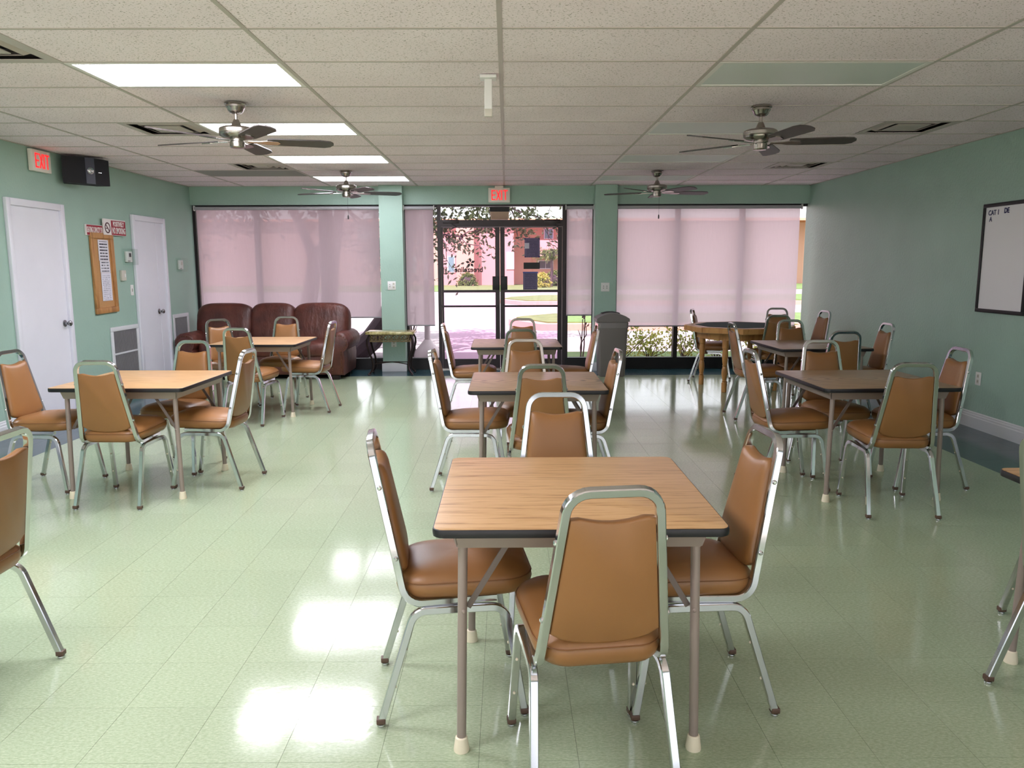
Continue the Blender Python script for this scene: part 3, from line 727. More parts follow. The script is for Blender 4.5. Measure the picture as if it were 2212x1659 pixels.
plate('switch_plate', 'white switch plate on left wall beside second door', (XL, 9.384, 1.23), pi / 2, [(0, 's')], 0.075, 0.125)
plate('outlet_plate', 'white outlet on the right wall behind a chair', (XR, 7.02, 0.462), -pi / 2, [(0, 'o')], 0.08, 0.12)
# wall grilles
def grille(y0, y1, z0, z1, label):
    t = thing('wall_grille', label, 'air vent', (XL, (y0 + y1) / 2, z0), 0, 'return air grilles low on the left wall')
    hy, h = (y1 - y0) / 2, z1 - z0; k = 0.05
    for a in ((-hy, hy, h - k, h), (-hy, hy, 0, k), (-hy, -hy + k, k, h - k), (hy - k, hy, k, h - k)):
        m = MB(); m.rbox(0.001, 0.02, *a, 0.004, 1); m.build('frame_rail', 'baseboard_white', t)
    MB().box(0.001, 0.003, -hy + k, hy - k, k, h - k).build('backing', 'duct_dark', t, 0)
    m = MB(); m.rbox(0.001, 0.018, -hy + k, hy - k, h * 0.56, h * 0.56 + 0.02, 0.002, 1); m.build('cross_bar', 'baseboard_white', t)
    n = int((2 * hy - 2 * k) / 0.026); vm = MB().box(0.004, 0.014, -0.0035, 0.0035, k, h - k).mesh('vane', 'hem_grey', 0)
    for i in range(n): link('vane', vm, t, (0, -hy + k + (i + 0.5) * (2 * hy - 2 * k) / n, 0))
grille(8.79, 9.45, 0.10, 0.825, 'white framed return grille between cork board and second door')
grille(10.45, 10.96, 0.12, 0.872, 'white framed return grille behind the sofa arm')
# whiteboard
t = thing('whiteboard', 'black framed whiteboard with blue handwriting on the right wall', 'whiteboard', (XR, 6.80, 1.55))
for a in ((-0.335, 0.335, 0.448, 0.48), (-0.335, 0.335, -0.48, -0.448), (-0.335, -0.305, -0.448, 0.448), (0.305, 0.335, -0.448, 0.448)):
    m = MB(); m.rbox(-0.022, -0.001, a[0], a[1], a[2], a[3], 0.003, 1); m.build('frame_rail', 'black_frame', t)
MB().box(-0.010, -0.001, -0.306, 0.306, -0.449, 0.449).build('panel', 'whiteboard', t, 0)
WR = (pi / 2, 0, -pi / 2)
lettering('CAT 1', 0.062, 'blue_ink', t, (-0.0115, 0.268, 0.398), WR, 0.92, 'LEFT', bold=0.001)
lettering('DE', 0.062, 'blue_ink', t, (-0.0115, 0.045, 0.405), WR, 0.9, 'LEFT', bold=0.002)
lettering('A', 0.06, 'blue_ink', t, (-0.0115, 0.245, 0.342), WR, 0.9, 'LEFT', bold=0.001)

# ------------------------------------------------------------------ stacking chairs
def make_chair():
    t = thing('stacking_chair', '', 'chair', (0, 0, 0), 0, 'tan vinyl chrome stacking chairs')
    TB = sq(0.0122)
    # back frame: rails under the seat, up the tapering back, round the top
    bx0, bx1, zt = 0.178, 0.118, 0.928
    yb = lambda z: -0.148 - (z - 0.42) * 0.205
    pth = [(bx0 - 0.018, 0.15, 0.408), (bx0, yb(0.408) - 0.002, 0.408), (bx1, yb(zt), zt), (-bx1, yb(zt), zt), (-bx0, yb(0.408) - 0.002, 0.408), (-bx0 + 0.018, 0.15, 0.408)]
    pp = fillet(pth, [0.065, 0.062, 0.062, 0.065], 6)
    m = MB(); m.tube(pp, TB, up0=(1, 0, 0)); bf = m.build('back_frame', 'chrome', t, 40)
    for s in (-1, 1):
        for z in (0.56, 0.79):
            x = bx0 + (bx1 - bx0) * (z - 0.408) / (zt - 0.408)
            m = MB(); m.lathe([(0.008, 0), (0.008, 0.004), (0.004, 0.007)], 10); m.xf(Matrix.Translation((s * (x + 0.0115), yb(z), z)) @ Matrix.Rotation(s * pi / 2, 4, 'Y')); m.build('bolt', 'chrome', bf)
    # legs with half of the seat rail each
    for s in (-1, 1):
        for f in (-1, 1):
            foot = Vector((s * 0.203, f * 0.238, 0.014)); bend = Vector((s * 0.186, 0.178 if f > 0 else -0.122, 0.384)); mid = Vector((s * 0.184, 0.03, 0.384))
            m = MB(); m.tube(fillet([foot, bend, mid], 0.055, 6), TB, up0=(1, 0, 0)); lg = m.build('leg', 'chrome', t, 40)
            d = (bend - foot).normalized()
            m = MB(); m.rbox(foot.x - 0.0145, foot.x + 0.0145, foot.y - 0.0145, foot.y + 0.0145, 0.011, 0.03, 0.003, 1); m.build('glide_cap', 'glide_brown', lg)
            m = MB(); m.lathe([(0.013, 0.0), (0.014, 0.003), (0.013, 0.008), (0.007, 0.012)], 12, (foot.x, foot.y, 0)); m.build('glide', 'chrome', lg)
            for q in (0.32, 0.66):
                c = foot + (bend - foot) * q; m = MB(); m.ball((c.x, c.y - f * 0.0135, c.z), (0.005, 0.004, 0.005), 6, 4); m.build('bumper', 'rubber_cream', lg)
    # seat
    def outline(ins, z):
        pts = []
        for x, y in rrect(-1, 1, -1, 1, 0.42, 5):
            yy = 0.045 + (y * (0.215 - ins)); hw = 0.198 - 0.022 * (1 - (y + 1) / 2) - ins
            xx = x * hw; yy += 0.018 * (1 - x * x) * (1 if y > 0 else -0.4)
            pts.append((xx, yy, z + 0.006 * y))
        return pts
    m = MB(); m.loft([outline(0.03, 0.418), outline(0.009, 0.422), outline(0.001, 0.434), outline(-0.004, 0.455), outline(0.0, 0.475), outline(0.009, 0.491), outline(0.03, 0.505), outline(0.07, 0.516), outline(0.13, 0.522), outline(0.19, 0.524)])
    st = m.build('seat', 'tan_vinyl', t, 60)
    m = MB(); m.tube(outline(-0.0015, 0.474), circ(0.0022, 6), closed=True); m.build('piping', 'vinyl_seam', st)
    # backrest pad
    z0, z1 = 0.505, 0.868
    def hw(z): return bx0 + (bx1 - bx0) * (z - 0.408) / (zt - 0.408) - 0.0145
    base = []; n = 10
    for i in range(n + 1):                     # bottom edge, convex
        u = -1 + 2 * i / n; base.append((u, z0 - 0.026 * (1 - u * u) + 0.012 * abs(u) ** 8))
    for i in range(1, 7): base.append((1, z0 + 0.012 + (z1 - 0.012 - z0) * i / 7))
    for i in range(n + 1):                     # top edge, concave
        u = 1 - 2 * i / n; base.append((u, z1 - 0.024 * (1 - u * u) - 0.012 * abs(u) ** 10))
    for i in range(6, 0, -1): base.append((-1, z0 + 0.012 + (z1 - 0.012 - z0) * i / 7))
    zc = (z0 + z1) / 2
    def ring(k, off):
        r = []
        for u, z in base:
            zz = zc + (z - zc) * k; r.append((u * hw(zz) * k, yb(zz) + off, zz))
        return r
    m = MB(); m.loft([ring(0.965, -0.013), ring(0.99, -0.011), ring(1.0, -0.004), ring(1.0, 0.008), ring(0.985, 0.018), ring(0.94, 0.026), ring(0.82, 0.031), ring(0.5, 0.034), ring(0.15, 0.0345)][::-1])
    m.build('backrest', 'tan_vinyl', t, 60)
    return t
CH = [  # x, y, facing angle (deg from +X), label
 (0.24, 2.15, 97, 'nearest tan chair, its back to the camera, at the foreground oak table'),
 (-0.207, 2.593, 7, 'tan chair on the left side of the foreground oak table'),
 (0.641, 2.595, 184, 'tan chair on the right side of the foreground oak table'),
 (0.215, 3.15, -91, 'tan chair on the far side of the foreground oak table'),
 (-2.48, 4.925, 88, 'tan chair with its back to the camera at the near left table'),
 (-2.02, 5.325, 176, 'tan chair on the aisle side of the near left table'),
 (-3.145, 5.265, -6, 'tan chair on the wall side of the near left table'),
 (-2.44, 5.735, -96, 'tan chair on the far side of the near left table'),
 (-0.26, 5.25, -3, 'tan chair on the left side of the middle table'),
 (0.50, 5.20, 182, 'tan chair on the right side of the middle table'),
 (0.195, 4.66, 91, 'tan chair with its back to the camera at the middle table'),
 (0.14, 5.71, -90, 'tan chair on the far side of the middle table'),
 (-0.38, 7.68, 0, 'tan chair on the left side of the table before the entrance'),
 (0.64, 7.60, 180, 'tan chair on the right side of the table before the entrance'),
 (0.12, 7.22, 91, 'tan chair with its back to the camera at the table before the entrance'),
 (0.17, 8.17, -90, 'tan chair on the far side of the table before the entrance'),
 (-2.06, 8.12, 176, 'tan chair on the aisle side of the table before the sofa'),
 (-2.48, 7.48, 82, 'tan chair with its back to the camera at the table before the sofa'),
 (-2.51, 8.64, -90, 'tan chair on the sofa side of the table before the sofa'),
 (-2.98, 8.33, -45, 'tan chair turned to the camera at the table before the sofa'),
 (1.88, 5.18, 2, 'tan chair on the aisle side of the near right table'),
 (2.83, 5.22, 180, 'tan chair on the wall side of the near right table'),
 (2.357, 4.66, 87, 'tan chair with its back to the camera at the near right table'),
 (2.36, 5.56, -90, 'tan chair on the far side of the near right table'),
 (2.46, 7.62, 0, 'tan chair on the aisle side of the far right table'),
 (2.94, 7.80, -90, 'tan chair on the far side of the far right table'),
 (2.89, 6.86, 92, 'tan chair with its back to the camera at the far right table'),
 (3.45, 7.52, 180, 'tan chair on the wall side of the far right table'),
 (2.66, 10.10, -22, 'tan chair on the left side of the octagonal poker table'),
 (3.55, 10.09, -100, 'tan chair on the window side of the octagonal poker table'),
 (3.11, 9.08, 86, 'tan chair with its back to the camera at the octagonal poker table'),
 (3.71, 9.62, 188, 'tan chair on the wall side of the octagonal poker table'),
 (-1.97, 2.63, 180, 'tan chair cut off by the left edge of the picture'),
 (1.97, 2.40, 0, 'tan chair whose back is cut off by the right edge of the picture'),
 (2.34, 2.93, -90, 'tan chair with one leg showing at the right edge of the picture'),
]
chair0 = make_chair()
for i, (x, y, a, lab) in enumerate(CH):
    lab = lab.replace('tan chair', 'tan vinyl chrome chair')
    rz = R(a - 90)
    if i == 0: chair0.location = (x, y, 0); chair0.rotation_euler = (0, 0, rz); chair0['label'] = lab
    else: copy_tree(chair0, (x, y, 0), rz, lab)

# ------------------------------------------------------------------ square folding tables
TS, TH = 0.435, 0.74
def make_table(topmat):
    t = thing('folding_table', '', 'table', (0, 0, 0), 0, 'square folding card tables')
    rr = lambda ins, z, r=0.035: [(x, y, z) for x, y in rrect(-TS + ins, TS - ins, -TS + ins, TS - ins, max(r - ins, 0.004), 4)]
    m = MB(); m.loft([rr(0.004, TH - 0.024), rr(0.004, TH - 0.0005), rr(0.006, TH)]); m.build('tabletop', topmat, t)
    m = MB(); m.loft([rr(0.004, TH - 0.026), rr(0.0008, TH - 0.024), rr(-0.0005, TH - 0.016), rr(-0.0005, TH - 0.008), rr(0.001, TH - 0.002), rr(0.0035, TH - 0.0008), rr(0.0042, TH - 0.004)], False, False); m.build('edge_band', 'edge_black', t)
    A = 0.372
    for k in range(4):
        m = MB(); prof = [(A, TH - 0.027), (A + 0.012, TH - 0.027), (A - 0.004, TH - 0.078), (A - 0.014, TH - 0.080), (A - 0.016, TH - 0.076), (A - 0.006, TH - 0.070)]
        L = lambda s: [(s * (A - (0.0 if z > TH - 0.05 else 0.010)), -x, z) for x, z in prof]
        m.loft([L(1), L(-1)]); m.xf(Matrix.Rotation(k * pi / 2, 4, 'Z')); m.build('apron', 'taupe_metal', t)
    for sx in (-1, 1):
        for sy in (-1, 1):
            x, y = sx * 0.362, sy * 0.360; x1 = x * 0.965; y1 = y * 0.975
            m = MB(); m.tube([(x, y, 0.02), (x1, y1, TH - 0.035)], circ(0.0145, 14)); lg = m.build('leg', 'taupe_metal', t)
            m = MB(); m.lathe([(0.024, 0), (0.0245, 0.006), (0.019, 0.045), (0.016, 0.048)], 16, (x, y, 0)); m.build('rubber_tip', 'rubber_cream', lg)
            m = MB(); m.tube([(x1 - sx * 0.012, y1 - sy * 0.018, 0.46), (x1 - sx * 0.135, y1 - sy * 0.02, TH - 0.075)], sq(0.009, 0.003), up0=(0, 0, 1)); br = m.build('brace', 'brace_metal', t)
            m = MB(); m.lathe([(0.007, 0), (0.007, 0.003), (0.003, 0.006)], 10); m.xf(Matrix.Translation((x1, y1 - 0.0145, 0.46)) @ Matrix.Rotation(pi / 2, 4, 'X')); m.build('rivet', 'taupe_metal', lg)
    return t
TABS = [((0.215, 2.59), 0, 'oak_light', 'foreground square oak table with a black edge'),
        ((-2.475, 5.30), -1.5, 'oak_light', 'near left square oak folding table beside the wall doors'),
        ((-2.516, 8.09), -1, 'oak_light', 'square oak folding table in front of the leather sofa'),
        ((0.193, 5.13), 0, 'oak_grey_sheen', 'middle square folding table with cathedral oak grain'),
        ((0.09, 7.74), 0.5, 'oak_grey_sheen', 'square folding table in front of the entrance doors'),
        ((2.385, 5.16), 1.5, 'oak_grey_sheen', 'near right square folding table facing the whiteboard wall'),
        ((2.92, 7.47), 1.5, 'oak_grey_sheen', 'far right square folding table in front of the poker table'),
        ((2.27, 2.39), 0, 'oak_light', 'oak table showing one corner at the right edge of the picture'),
        ((-2.52, 2.62), 0, 'oak_light', 'oak table out of view beyond the left edge of the picture')]
protos = {}
for (xy, a, mt, lab) in TABS[:-1]:
    if mt not in protos:
        t = make_table(mt); protos[mt] = t; t.location = (*xy, 0); t.rotation_euler = (0, 0, R(a)); t['label'] = lab
    else: copy_tree(protos[mt], (*xy, 0), R(a), lab)

# ------------------------------------------------------------------ octagonal poker table
t = thing('poker_table', 'octagonal oak poker table with grey-green felt and turned legs', 'table', (2.85, 9.52, 0), R(22.5 + 10))
def octo(r, z): return [(r * cos(2 * pi * k / 8), r * sin(2 * pi * k / 8), z) for k in range(8)]
m = MB(); m.loft([octo(0.645, 0.705), octo(0.66, 0.712), octo(0.66, 0.765), octo(0.645, 0.775), octo(0.53, 0.775), octo(0.525, 0.77), octo(0.525, 0.705), octo(0.645, 0.705)], False, False); m.build('rail', 'oak_frame', t, 20)
m = MB(); m.loft([octo(0.524, 0.745), octo(0.524, 0.778)]); m.build('felt_top', 'felt', t, 20)
m = MB(); m.loft([octo(0.50, 0.62), octo(0.50, 0.704)]); m.build('apron', 'oak_frame', t, 20)
for k in range(4):
    a = R(22.5 + 90 * k)
    m = MB(); m.lathe([(0.028, 0), (0.032, 0.005), (0.032, 0.115), (0.022, 0.125), (0.03, 0.135), (0.022, 0.145), (0.026, 0.16), (0.036, 0.22), (0.034, 0.27), (0.024, 0.31), (0.03, 0.32), (0.024, 0.33), (0.03, 0.36), (0.036, 0.44), (0.03, 0.52), (0.038, 0.53), (0.038, 0.62)], 16, (0.46 * cos(a), 0.46 * sin(a), 0)); m.build('leg', 'oak_frame', t)

# ------------------------------------------------------------------ sofa
sx0, sx1, sy0, sy1 = -4.40, -2.12, 10.32, 11.18
t = thing('sofa', 'dark brown leather three-seat sofa with scroll arms under the window', 'sofa', ((sx0 + sx1) / 2, 10.75, 0))
W2 = (sx1 - sx0) / 2; D0, D1 = sy0 - 10.75, sy1 - 10.75
m = MB(); m.rbox(-W2 + 0.12, W2 - 0.12, D0 + 0.05, D1 - 0.02, 0.06, 0.34, 0.03, 3); m.build('base', 'brown_leather', t)
m = MB(); m.rbox(-W2 + 0.16, W2 - 0.16, D1 - 0.30, D1, 0.2, 0.82, 0.06, 4); m.build('back_frame', 'brown_leather', t)
cw = (2 * W2 - 0.50) / 3
for k in range(3):
    cx = -W2 + 0.25 + cw * (k + 0.5)
    m = MB(); m.ball((cx, D0 + 0.33, 0.40), (cw / 2 + 0.004, 0.32, 0.11), 32, 14, 0.42); m.build('seat_cushion', 'brown_leather', t, 60)
    wx = cw / 2 + (0.10 if k != 1 else 0.02); ox = (-0.075, 0, 0.075)[k]
    m = MB(); m.ball((0, 0, 0), (wx, 0.155, 0.30), 36, 18, 0.5); m.xf(Matrix.Translation((cx + ox, D1 - 0.24, 0.70)) @ Matrix.Rotation(R(-12), 4, 'X')); m.build('back_cushion', 'brown_leather', t, 60)
for s in (-1, 1):
    prof = [(0.0, 0.06), (0.20, 0.06), (0.215, 0.30), (0.205, 0.38)]
    for k in range(13):
        a = R(-45 + 270 * k / 12); prof.append((0.145 + 0.135 * cos(a), 0.50 + 0.135 * sin(a)))
    prof += [(0.0, 0.36)]
    X = lambda x: s * (W2 - 0.26 + x)
    rings = []
    for y, k in ((D0, 0.93), (D0 + 0.02, 1.0), (D1 - 0.06, 1.0), (D1, 0.93)):
        rings.append([(s * (W2 - 0.26 + 0.12 + (x - 0.12) * k), y, 0.3 + (z - 0.3) * k) for x, z in prof])
    if s < 0: rings = rings[::-1]
    m = MB(); m.loft(rings); arm = m.build('arm', 'brown_leather', t, 50)
    m = MB()
    for k in range(15):
        a = R(-50 + 280 * k / 14); m.ball((X(0.145 + 0.098 * cos(a)), D0 - 0.003, 0.497 + 0.098 * sin(a)), 0.008, 6, 4)
    for k in range(12):
        for xx in (0.05, 0.17): m.ball((X(xx), D0 - 0.003, 0.10 + 0.026 * k), 0.008, 6, 4)
    m.build('nailheads', 'nail_brass', arm)
    m = MB(); m.rbox(min(X(0.03), X(0.13)), max(X(0.03), X(0.13)), D0 + 0.03, D0 + 0.12, 0, 0.062, 0.006, 1); m.build('foot', 'iron', t)
    m = MB(); m.rbox(min(X(0.03), X(0.13)), max(X(0.03), X(0.13)), D1 - 0.12, D1 - 0.03, 0, 0.062, 0.006, 1); m.build('foot', 'iron', t)

# ------------------------------------------------------------------ iron end table
t = thing('end_table', 'wrought iron end table with a mottled stone top before the left column', 'end table', (-1.62, 10.90, 0))
m = MB(); m.rbox(-0.335, 0.335, -0.19, 0.19, 0.57, 0.607, 0.008, 3); m.build('top', 'stone_top', t)
m = MB()
for y in (-0.15, 0.15):
    m.tube([(-0.28, y, 0.565), (0.28, y, 0.565)], circ(0.006, 6)); m.tube([(-0.28, y, 0.47), (0.28, y, 0.47)], circ(0.006, 6))
    for k in range(5):
        c = -0.224 + 0.112 * k
        m.tube([(c - 0.056, y, 0.47), (c + 0.056, y, 0.565)], circ(0.005, 6)); m.tube([(c - 0.056, y, 0.565), (c + 0.056, y, 0.47)], circ(0.005, 6))
        m.tube([(c + 0.036 * cos(2 * pi * j / 16), y - 0.004, 0.5175 + 0.036 * sin(2 * pi * j / 16)) for j in range(16)], circ(0.005, 6), closed=True)
for x in (-0.28, 0.28):
    m.tube([(x, -0.15, 0.565), (x, 0.15, 0.565)], circ(0.006, 6)); m.tube([(x, -0.15, 0.47), (x, 0.15, 0.47)], circ(0.006, 6))
    for k in range(3):
        c = -0.1 + 0.1 * k; m.tube([(x, c - 0.05, 0.47), (x, c + 0.05, 0.565)], circ(0.005, 6)); m.tube([(x, c - 0.05, 0.565), (x, c + 0.05, 0.47)], circ(0.005, 6))
m.build('lattice_apron', 'iron_gold', t)
for s in (-1, 1):
    for q in (-1, 1):
        pts = [(s * x, q * (0.10 + 0.0 * x + yy), z) for x, yy, z in ((0.285, 0.05, 0.565), (0.315, 0.065, 0.50), (0.318, 0.07, 0.43), (0.295, 0.06, 0.34), (0.262, 0.045, 0.24), (0.245, 0.035, 0.15), (0.25, 0.04, 0.09), (0.275, 0.05, 0.045), (0.30, 0.062, 0.02))]
        m = MB(); m.tube(pts, sq(0.011)); m.lathe([(0.008, 0), (0.02, 0.008), (0.012, 0.026)], 10, pts[-1][:2] + (0,)); m.build('leg', 'iron', t)
m = MB()
for s in (-1, 1): m.tube([(-0.247, s * 0.137, 0.15), (-0.1, s * 0.05, 0.165), (0, 0, 0.17), (0.1, -s * 0.05, 0.165), (0.247, -s * 0.137, 0.15)], circ(0.007, 6))
m.build('stretcher', 'iron', t)

# ------------------------------------------------------------------ trash can
t = thing('trash_can', 'tall grey plastic trash can with a domed lid', 'trash can', (1.435, 10.66, 0))
rr = lambda hx, hy, z, r=0.03: [(x, y, z) for x, y in rrect(-hx, hx, -hy, hy, r, 4)]
m = MB(); m.loft([rr(0.168, 0.15, 0), rr(0.176, 0.158, 0.015), rr(0.205, 0.19, 0.755), rr(0.205, 0.19, 0.77)]); m.build('bin', 'trash_grey', t)
m = MB(); rows = []
m.loft([rr(0.203, 0.188, 0.66), rr(0.2075, 0.1925, 0.665), rr(0.209, 0.194, 0.735), rr(0.205, 0.19, 0.738)], False, False); m.build('liner', 'liner', t)
m = MB(); out = [(-0.222, 0.752), (-0.222, 0.79)] + [(-0.21 + 0.42 * k / 10, 0.80 + 0.066 * sin(pi * k / 10) ** 0.8) for k in range(11)] + [(0.222, 0.79), (0.222, 0.752)]
m.loft([[(x, y, z) for x, z in out] for y in (0.20, -0.20)]); ld = m.build('lid', 'trash_grey', t, 30)
out2 = [(-0.13, 0.835), (-0.12, 0.858), (-0.04, 0.874), (0.04, 0.874), (0.12, 0.858), (0.13, 0.835)]
m = MB(); m.loft([[(x, y, z) for x, z in out2] for y in (0.205, 0.06)]); m.build('flap', 'trash_dark', ld, 30)

# ------------------------------------------------------------------ outdoors
GZ = -0.03
struct(MB().box(-120, 120, 11.52, 140, GZ - 0.3, GZ).build('pavement', 'pavement', smooth=0), 'pale concrete drive outside the entrance')
struct(MB().box(-120, 120, -60, YF - 0.12, GZ - 0.3, GZ).build('patio', 'pale_bounce_concrete', smooth=0), 'unseen patio behind the camera, kept pale to bounce light')
def slab(name, pts, z0, z1, mat, label):
    m = MB(); m.loft([[(x, y, z) for x, y in pts] for z in (z0, z1)]); return struct(m.build(name, mat, smooth=0), label)
slab('lawn', [(-60, 48.5), (1.5, 48.5), (5, 52), (60, 50), (60, 75), (-60, 75)], GZ, GZ + 0.04, 'lawn', 'strip of lawn before the pink building')
def island(pts, label):
    o = slab('island', pts, GZ, GZ + 0.16, 'curb', label); c = Vector((sum(p[0] for p in pts) / len(pts), sum(p[1] for p in pts) / len(pts)))
    m = MB(); ins = [(p[0] + (c.x - p[0]) * 0.02, p[1] + math.copysign(min(0.35, abs(c.y - p[1])), c.y - p[1])) for p in pts]
    m.loft([[(x, y, z) for x, y in ins] for z in (GZ + 0.155, GZ + 0.19)]); m.build('turf', 'lawn', o, 0)
island([(-0.3, 33), (0.6, 31), (30, 30), (30, 38), (1.5, 37.5), (0, 35.5)], 'far curbed grass island in the drive')
island([(0.05, 20.4), (0.8, 18.6), (30, 18.2), (30, 23), (1.2, 22.8), (0.2, 21.6)], 'near curbed grass island in the drive')
slab('planting_bed', [(1.0, 12.9), (12, 12.9), (12, 13.7), (1.0, 13.7)], GZ, GZ + 0.03, 'lawn', 'narrow grass bed under the right window')
# pink building
b = thing('pink_building', 'pink two-storey stucco building across the drive', 'building', (0, 64, 0))
MB().box(-45, 0.6, 0, 12, GZ, 5.1).build('wall', 'pink_stucco', b, 0)
MB().box(-4.0, -2.6, -1.2, 0, GZ, 5.2).build('wall_pier', 'peach_stucco', b, 0)
MB().box(0.6, 60, 2.5, 12, GZ, 5.1).build('wall_recess', 'peach_stucco', b, 0)
MB().box(2.4, 7.0, -0.4, 2.5, 2.35, 3.6).build('balcony', 'pink_stucco', b, 0)
m = MB(); m.loft([[(-46, -0.5, 5.1), (-46, 13, 5.1), (-46, 6, 5.7)], [(61, -0.5, 5.1), (61, 13, 5.1), (61, 6, 5.7)]]); m.build('roof', 'roof_tile', b, 0)
def bwin(x0, x1, z0, z1, y, mat, bars):
    o = MB().box(x0 - 0.06, x1 + 0.06, y - 0.06, y, z0 - 0.06, z1 + 0.06).build('window', 'window_white', b, 0)
    n = bars
    for k in range(n):
        MB().box(x0 + (x1 - x0) * k / n + 0.02, x0 + (x1 - x0) * (k + 1) / n - 0.02, y - 0.075, y - 0.061, z0, z1).build('pane', mat, o, 0)
bwin(-4.75, -4.25, 1.1, 2.3, 0, 'window_teal', 1); bwin(-0.3 + 0.35, 0.55, 1.35, 2.6, 0, 'window_white', 2); bwin(-8.5, -7.4, 1.1, 2.3, 0, 'window_teal', 2)
bwin(3.2, 3.9, 3.85, 4.6, 2.5, 'window_teal', 2); bwin(2.7, 3.9, 1.35, 1.95, 2.5, 'window_dark', 2); bwin(6, 7.4, 1.2, 2.2, 2.5, 'window_dark', 2); bwin(-12, -11, 3.8, 4.7, 0, 'window_teal', 2)
# porch roof fitting
t = thing('porch_light', 'cream porch lamp under a black box outside the transom', 'lamp', (-0.10, 12.05, 2.80))
m = MB(); m.rbox(-0.15, 0.15, -0.12, 0.12, -0.488, -0.0, 0.008, 1); m.build('box', 'black_plastic', t)
m = MB(); m.loft([[(x, y, z) for x, y in rrect(-h, h, -h * 0.8, h * 0.8, 0.02, 3)] for h, z in ((0.12, -0.605), (0.135, -0.59), (0.143, -0.490))]); m.build('globe', 'lamp_cream', t)

# plants
def leaves(m, c, spread, n, L, wd, rnd, droop=0.2):
    for _ in range(n):
        p = Vector(c) + Vector((rnd.gauss(0, spread[0]), rnd.gauss(0, spread[1]), rnd.gauss(0, spread[2])))
        d = Vector((rnd.uniform(-1, 1), rnd.uniform(-1, 1), rnd.uniform(-1, 0.6) - droop)).normalized(); s = d.cross(Vector((rnd.uniform(-1, 1), rnd.uniform(-1, 1), rnd.uniform(0.2, 1)))).normalized()
        l = L * rnd.uniform(0.7, 1.25); w_ = wd * rnd.uniform(0.8, 1.2); nb = len(m.v); nrm = d.cross(s) * (w_ * 0.25)
        m.v += [tuple(p), tuple(p + d * l * 0.45 + s * w_ + nrm), tuple(p + d * l), tuple(p + d * l * 0.45 - s * w_ + nrm)]
        m.face(nb, nb + 1, nb + 2); m.face(nb, nb + 2, nb + 3)
def branch(m, pts, r0, r1, n=7):
    k = len(pts); m.tube(pts, circ(1.0, n), scale=[r0 + (r1 - r0) * i / (k - 1) for i in range(k)])
def wander(a, b, n, j, rnd):
    a, b = Vector(a), Vector(b)
    return [a.lerp(b, i / n) + (Vector((rnd.uniform(-j, j), rnd.uniform(-j, j), rnd.uniform(-j, j))) if 0 < i < n else Vector()) for i in range(n + 1)]
rnd = random.Random(3)
# big leafy tree whose low branches hang before the entrance
t = thing('leafy_tree', 'leafy tree with low branches hanging before the entrance', 'tree', (-4.2, 16.0, GZ))
tm = MB(); branch(tm, [(0, 0, 0), (0.08, 0, 0.5), (0.22, 0, 1.1), (0.3, 0.05, 1.7)], 0.19, 0.14, 10)
branch(tm, [(0.3, 0.05, 1.65), (0.05, 0.1, 2.3), (-0.3, 0, 3.1), (-0.5, 0, 4.2)], 0.12, 0.05); branch(tm, [(0.3, 0.05, 1.65), (0.62, 0, 2.2), (1.0, 0.1, 2.9), (1.4, 0, 3.6)], 0.12, 0.07)
branch(tm, [(0.62, 0.05, 0), (0.6, 0, 0.8), (0.68, 0, 1.6), (0.95, 0.1, 3.4), (1.2, 0, 4.6)], 0.16, 0.08, 9)
fm = MB()
tips = []
for a, bb in (((1.3, 0, 3.3), (4.2, -0.8, 2.75)), ((1.3, 0, 3.4), (5.4, 0.3, 2.9)), ((1.4, 0, 3.6), (5.9, -0.5, 3.15)), ((1.2, 0, 3.0), (3.3, -0.6, 2.1)), ((1.3, 0, 3.1), (2.9, 0.4, 2.6)), ((1.2, 0, 3.6), (4.9, 0.2, 2.5)), ((-0.4, 0, 3.4), (-2.2, 0.4, 2.5)), ((0.9, 0, 2.8), (1.9, 0.3, 1.9))):
    pth = wander(a, bb, 6, 0.13, rnd); branch(tm, pth, 0.045, 0.012, 6)
    for k in range(2, 7):
        for _ in range(4):
            e = pth[k] + Vector((rnd.uniform(-0.5, 0.5), rnd.uniform(-0.5, 0.5), rnd.uniform(-0.75, 0.25))); branch(tm, wander(pth[k], e, 3, 0.05, rnd), 0.012, 0.004, 4); tips.append(e)
for e in tips: leaves(fm, e, (0.16, 0.16, 0.12), 34, 0.12, 0.026, rnd)
for _ in range(40): leaves(fm, (rnd.uniform(-1.2, 1.6), rnd.uniform(-0.8, 0.8), rnd.uniform(2.5, 4.6)), (0.25, 0.25, 0.2), 22, 0.16, 0.035, rnd)
tm.build('trunk', 'bark', t); o = fm.build('foliage', 'leaf_dark', t, 0); o['kind'] = 'stuff'
# leaning trunks right outside the left window
t = thing('leaning_tree', 'dark leaning tree trunks just outside the left window', 'tree', (-2.3, 13.2, GZ))
tm = MB(); branch(tm, [(-0.35, 0, 0), (0.0, 0, 0.30), (0.3, 0.05, 0.72), (0.52, 0.1, 1.3), (0.62, 0.1, 2.2), (0.6, 0.1, 3.3)], 0.20, 0.13, 10)
branch(tm, [(0.62, 0.15, 0), (0.56, 0.1, 0.4), (0.5, 0.1, 0.9)], 0.13, 0.13, 9); branch(tm, [(-0.85, 0.3, 0), (-0.82, 0.3, 0.9), (-0.7, 0.3, 1.7), (-0.74, 0.35, 2.6), (-0.6, 0.3, 3.3)], 0.10, 0.06, 9)
tm.build('trunk', 'bark_dark', t)
fm = MB()
for _ in range(150): leaves(fm, (rnd.uniform(-4.6, 0.8), rnd.uniform(-0.4, 3.4), rnd.uniform(2.9, 4.4)), (0.28, 0.28, 0.2), 26, 0.18, 0.045, rnd)
o = fm.build('foliage', 'leaf_dark', t, 0); o['kind'] = 'stuff'
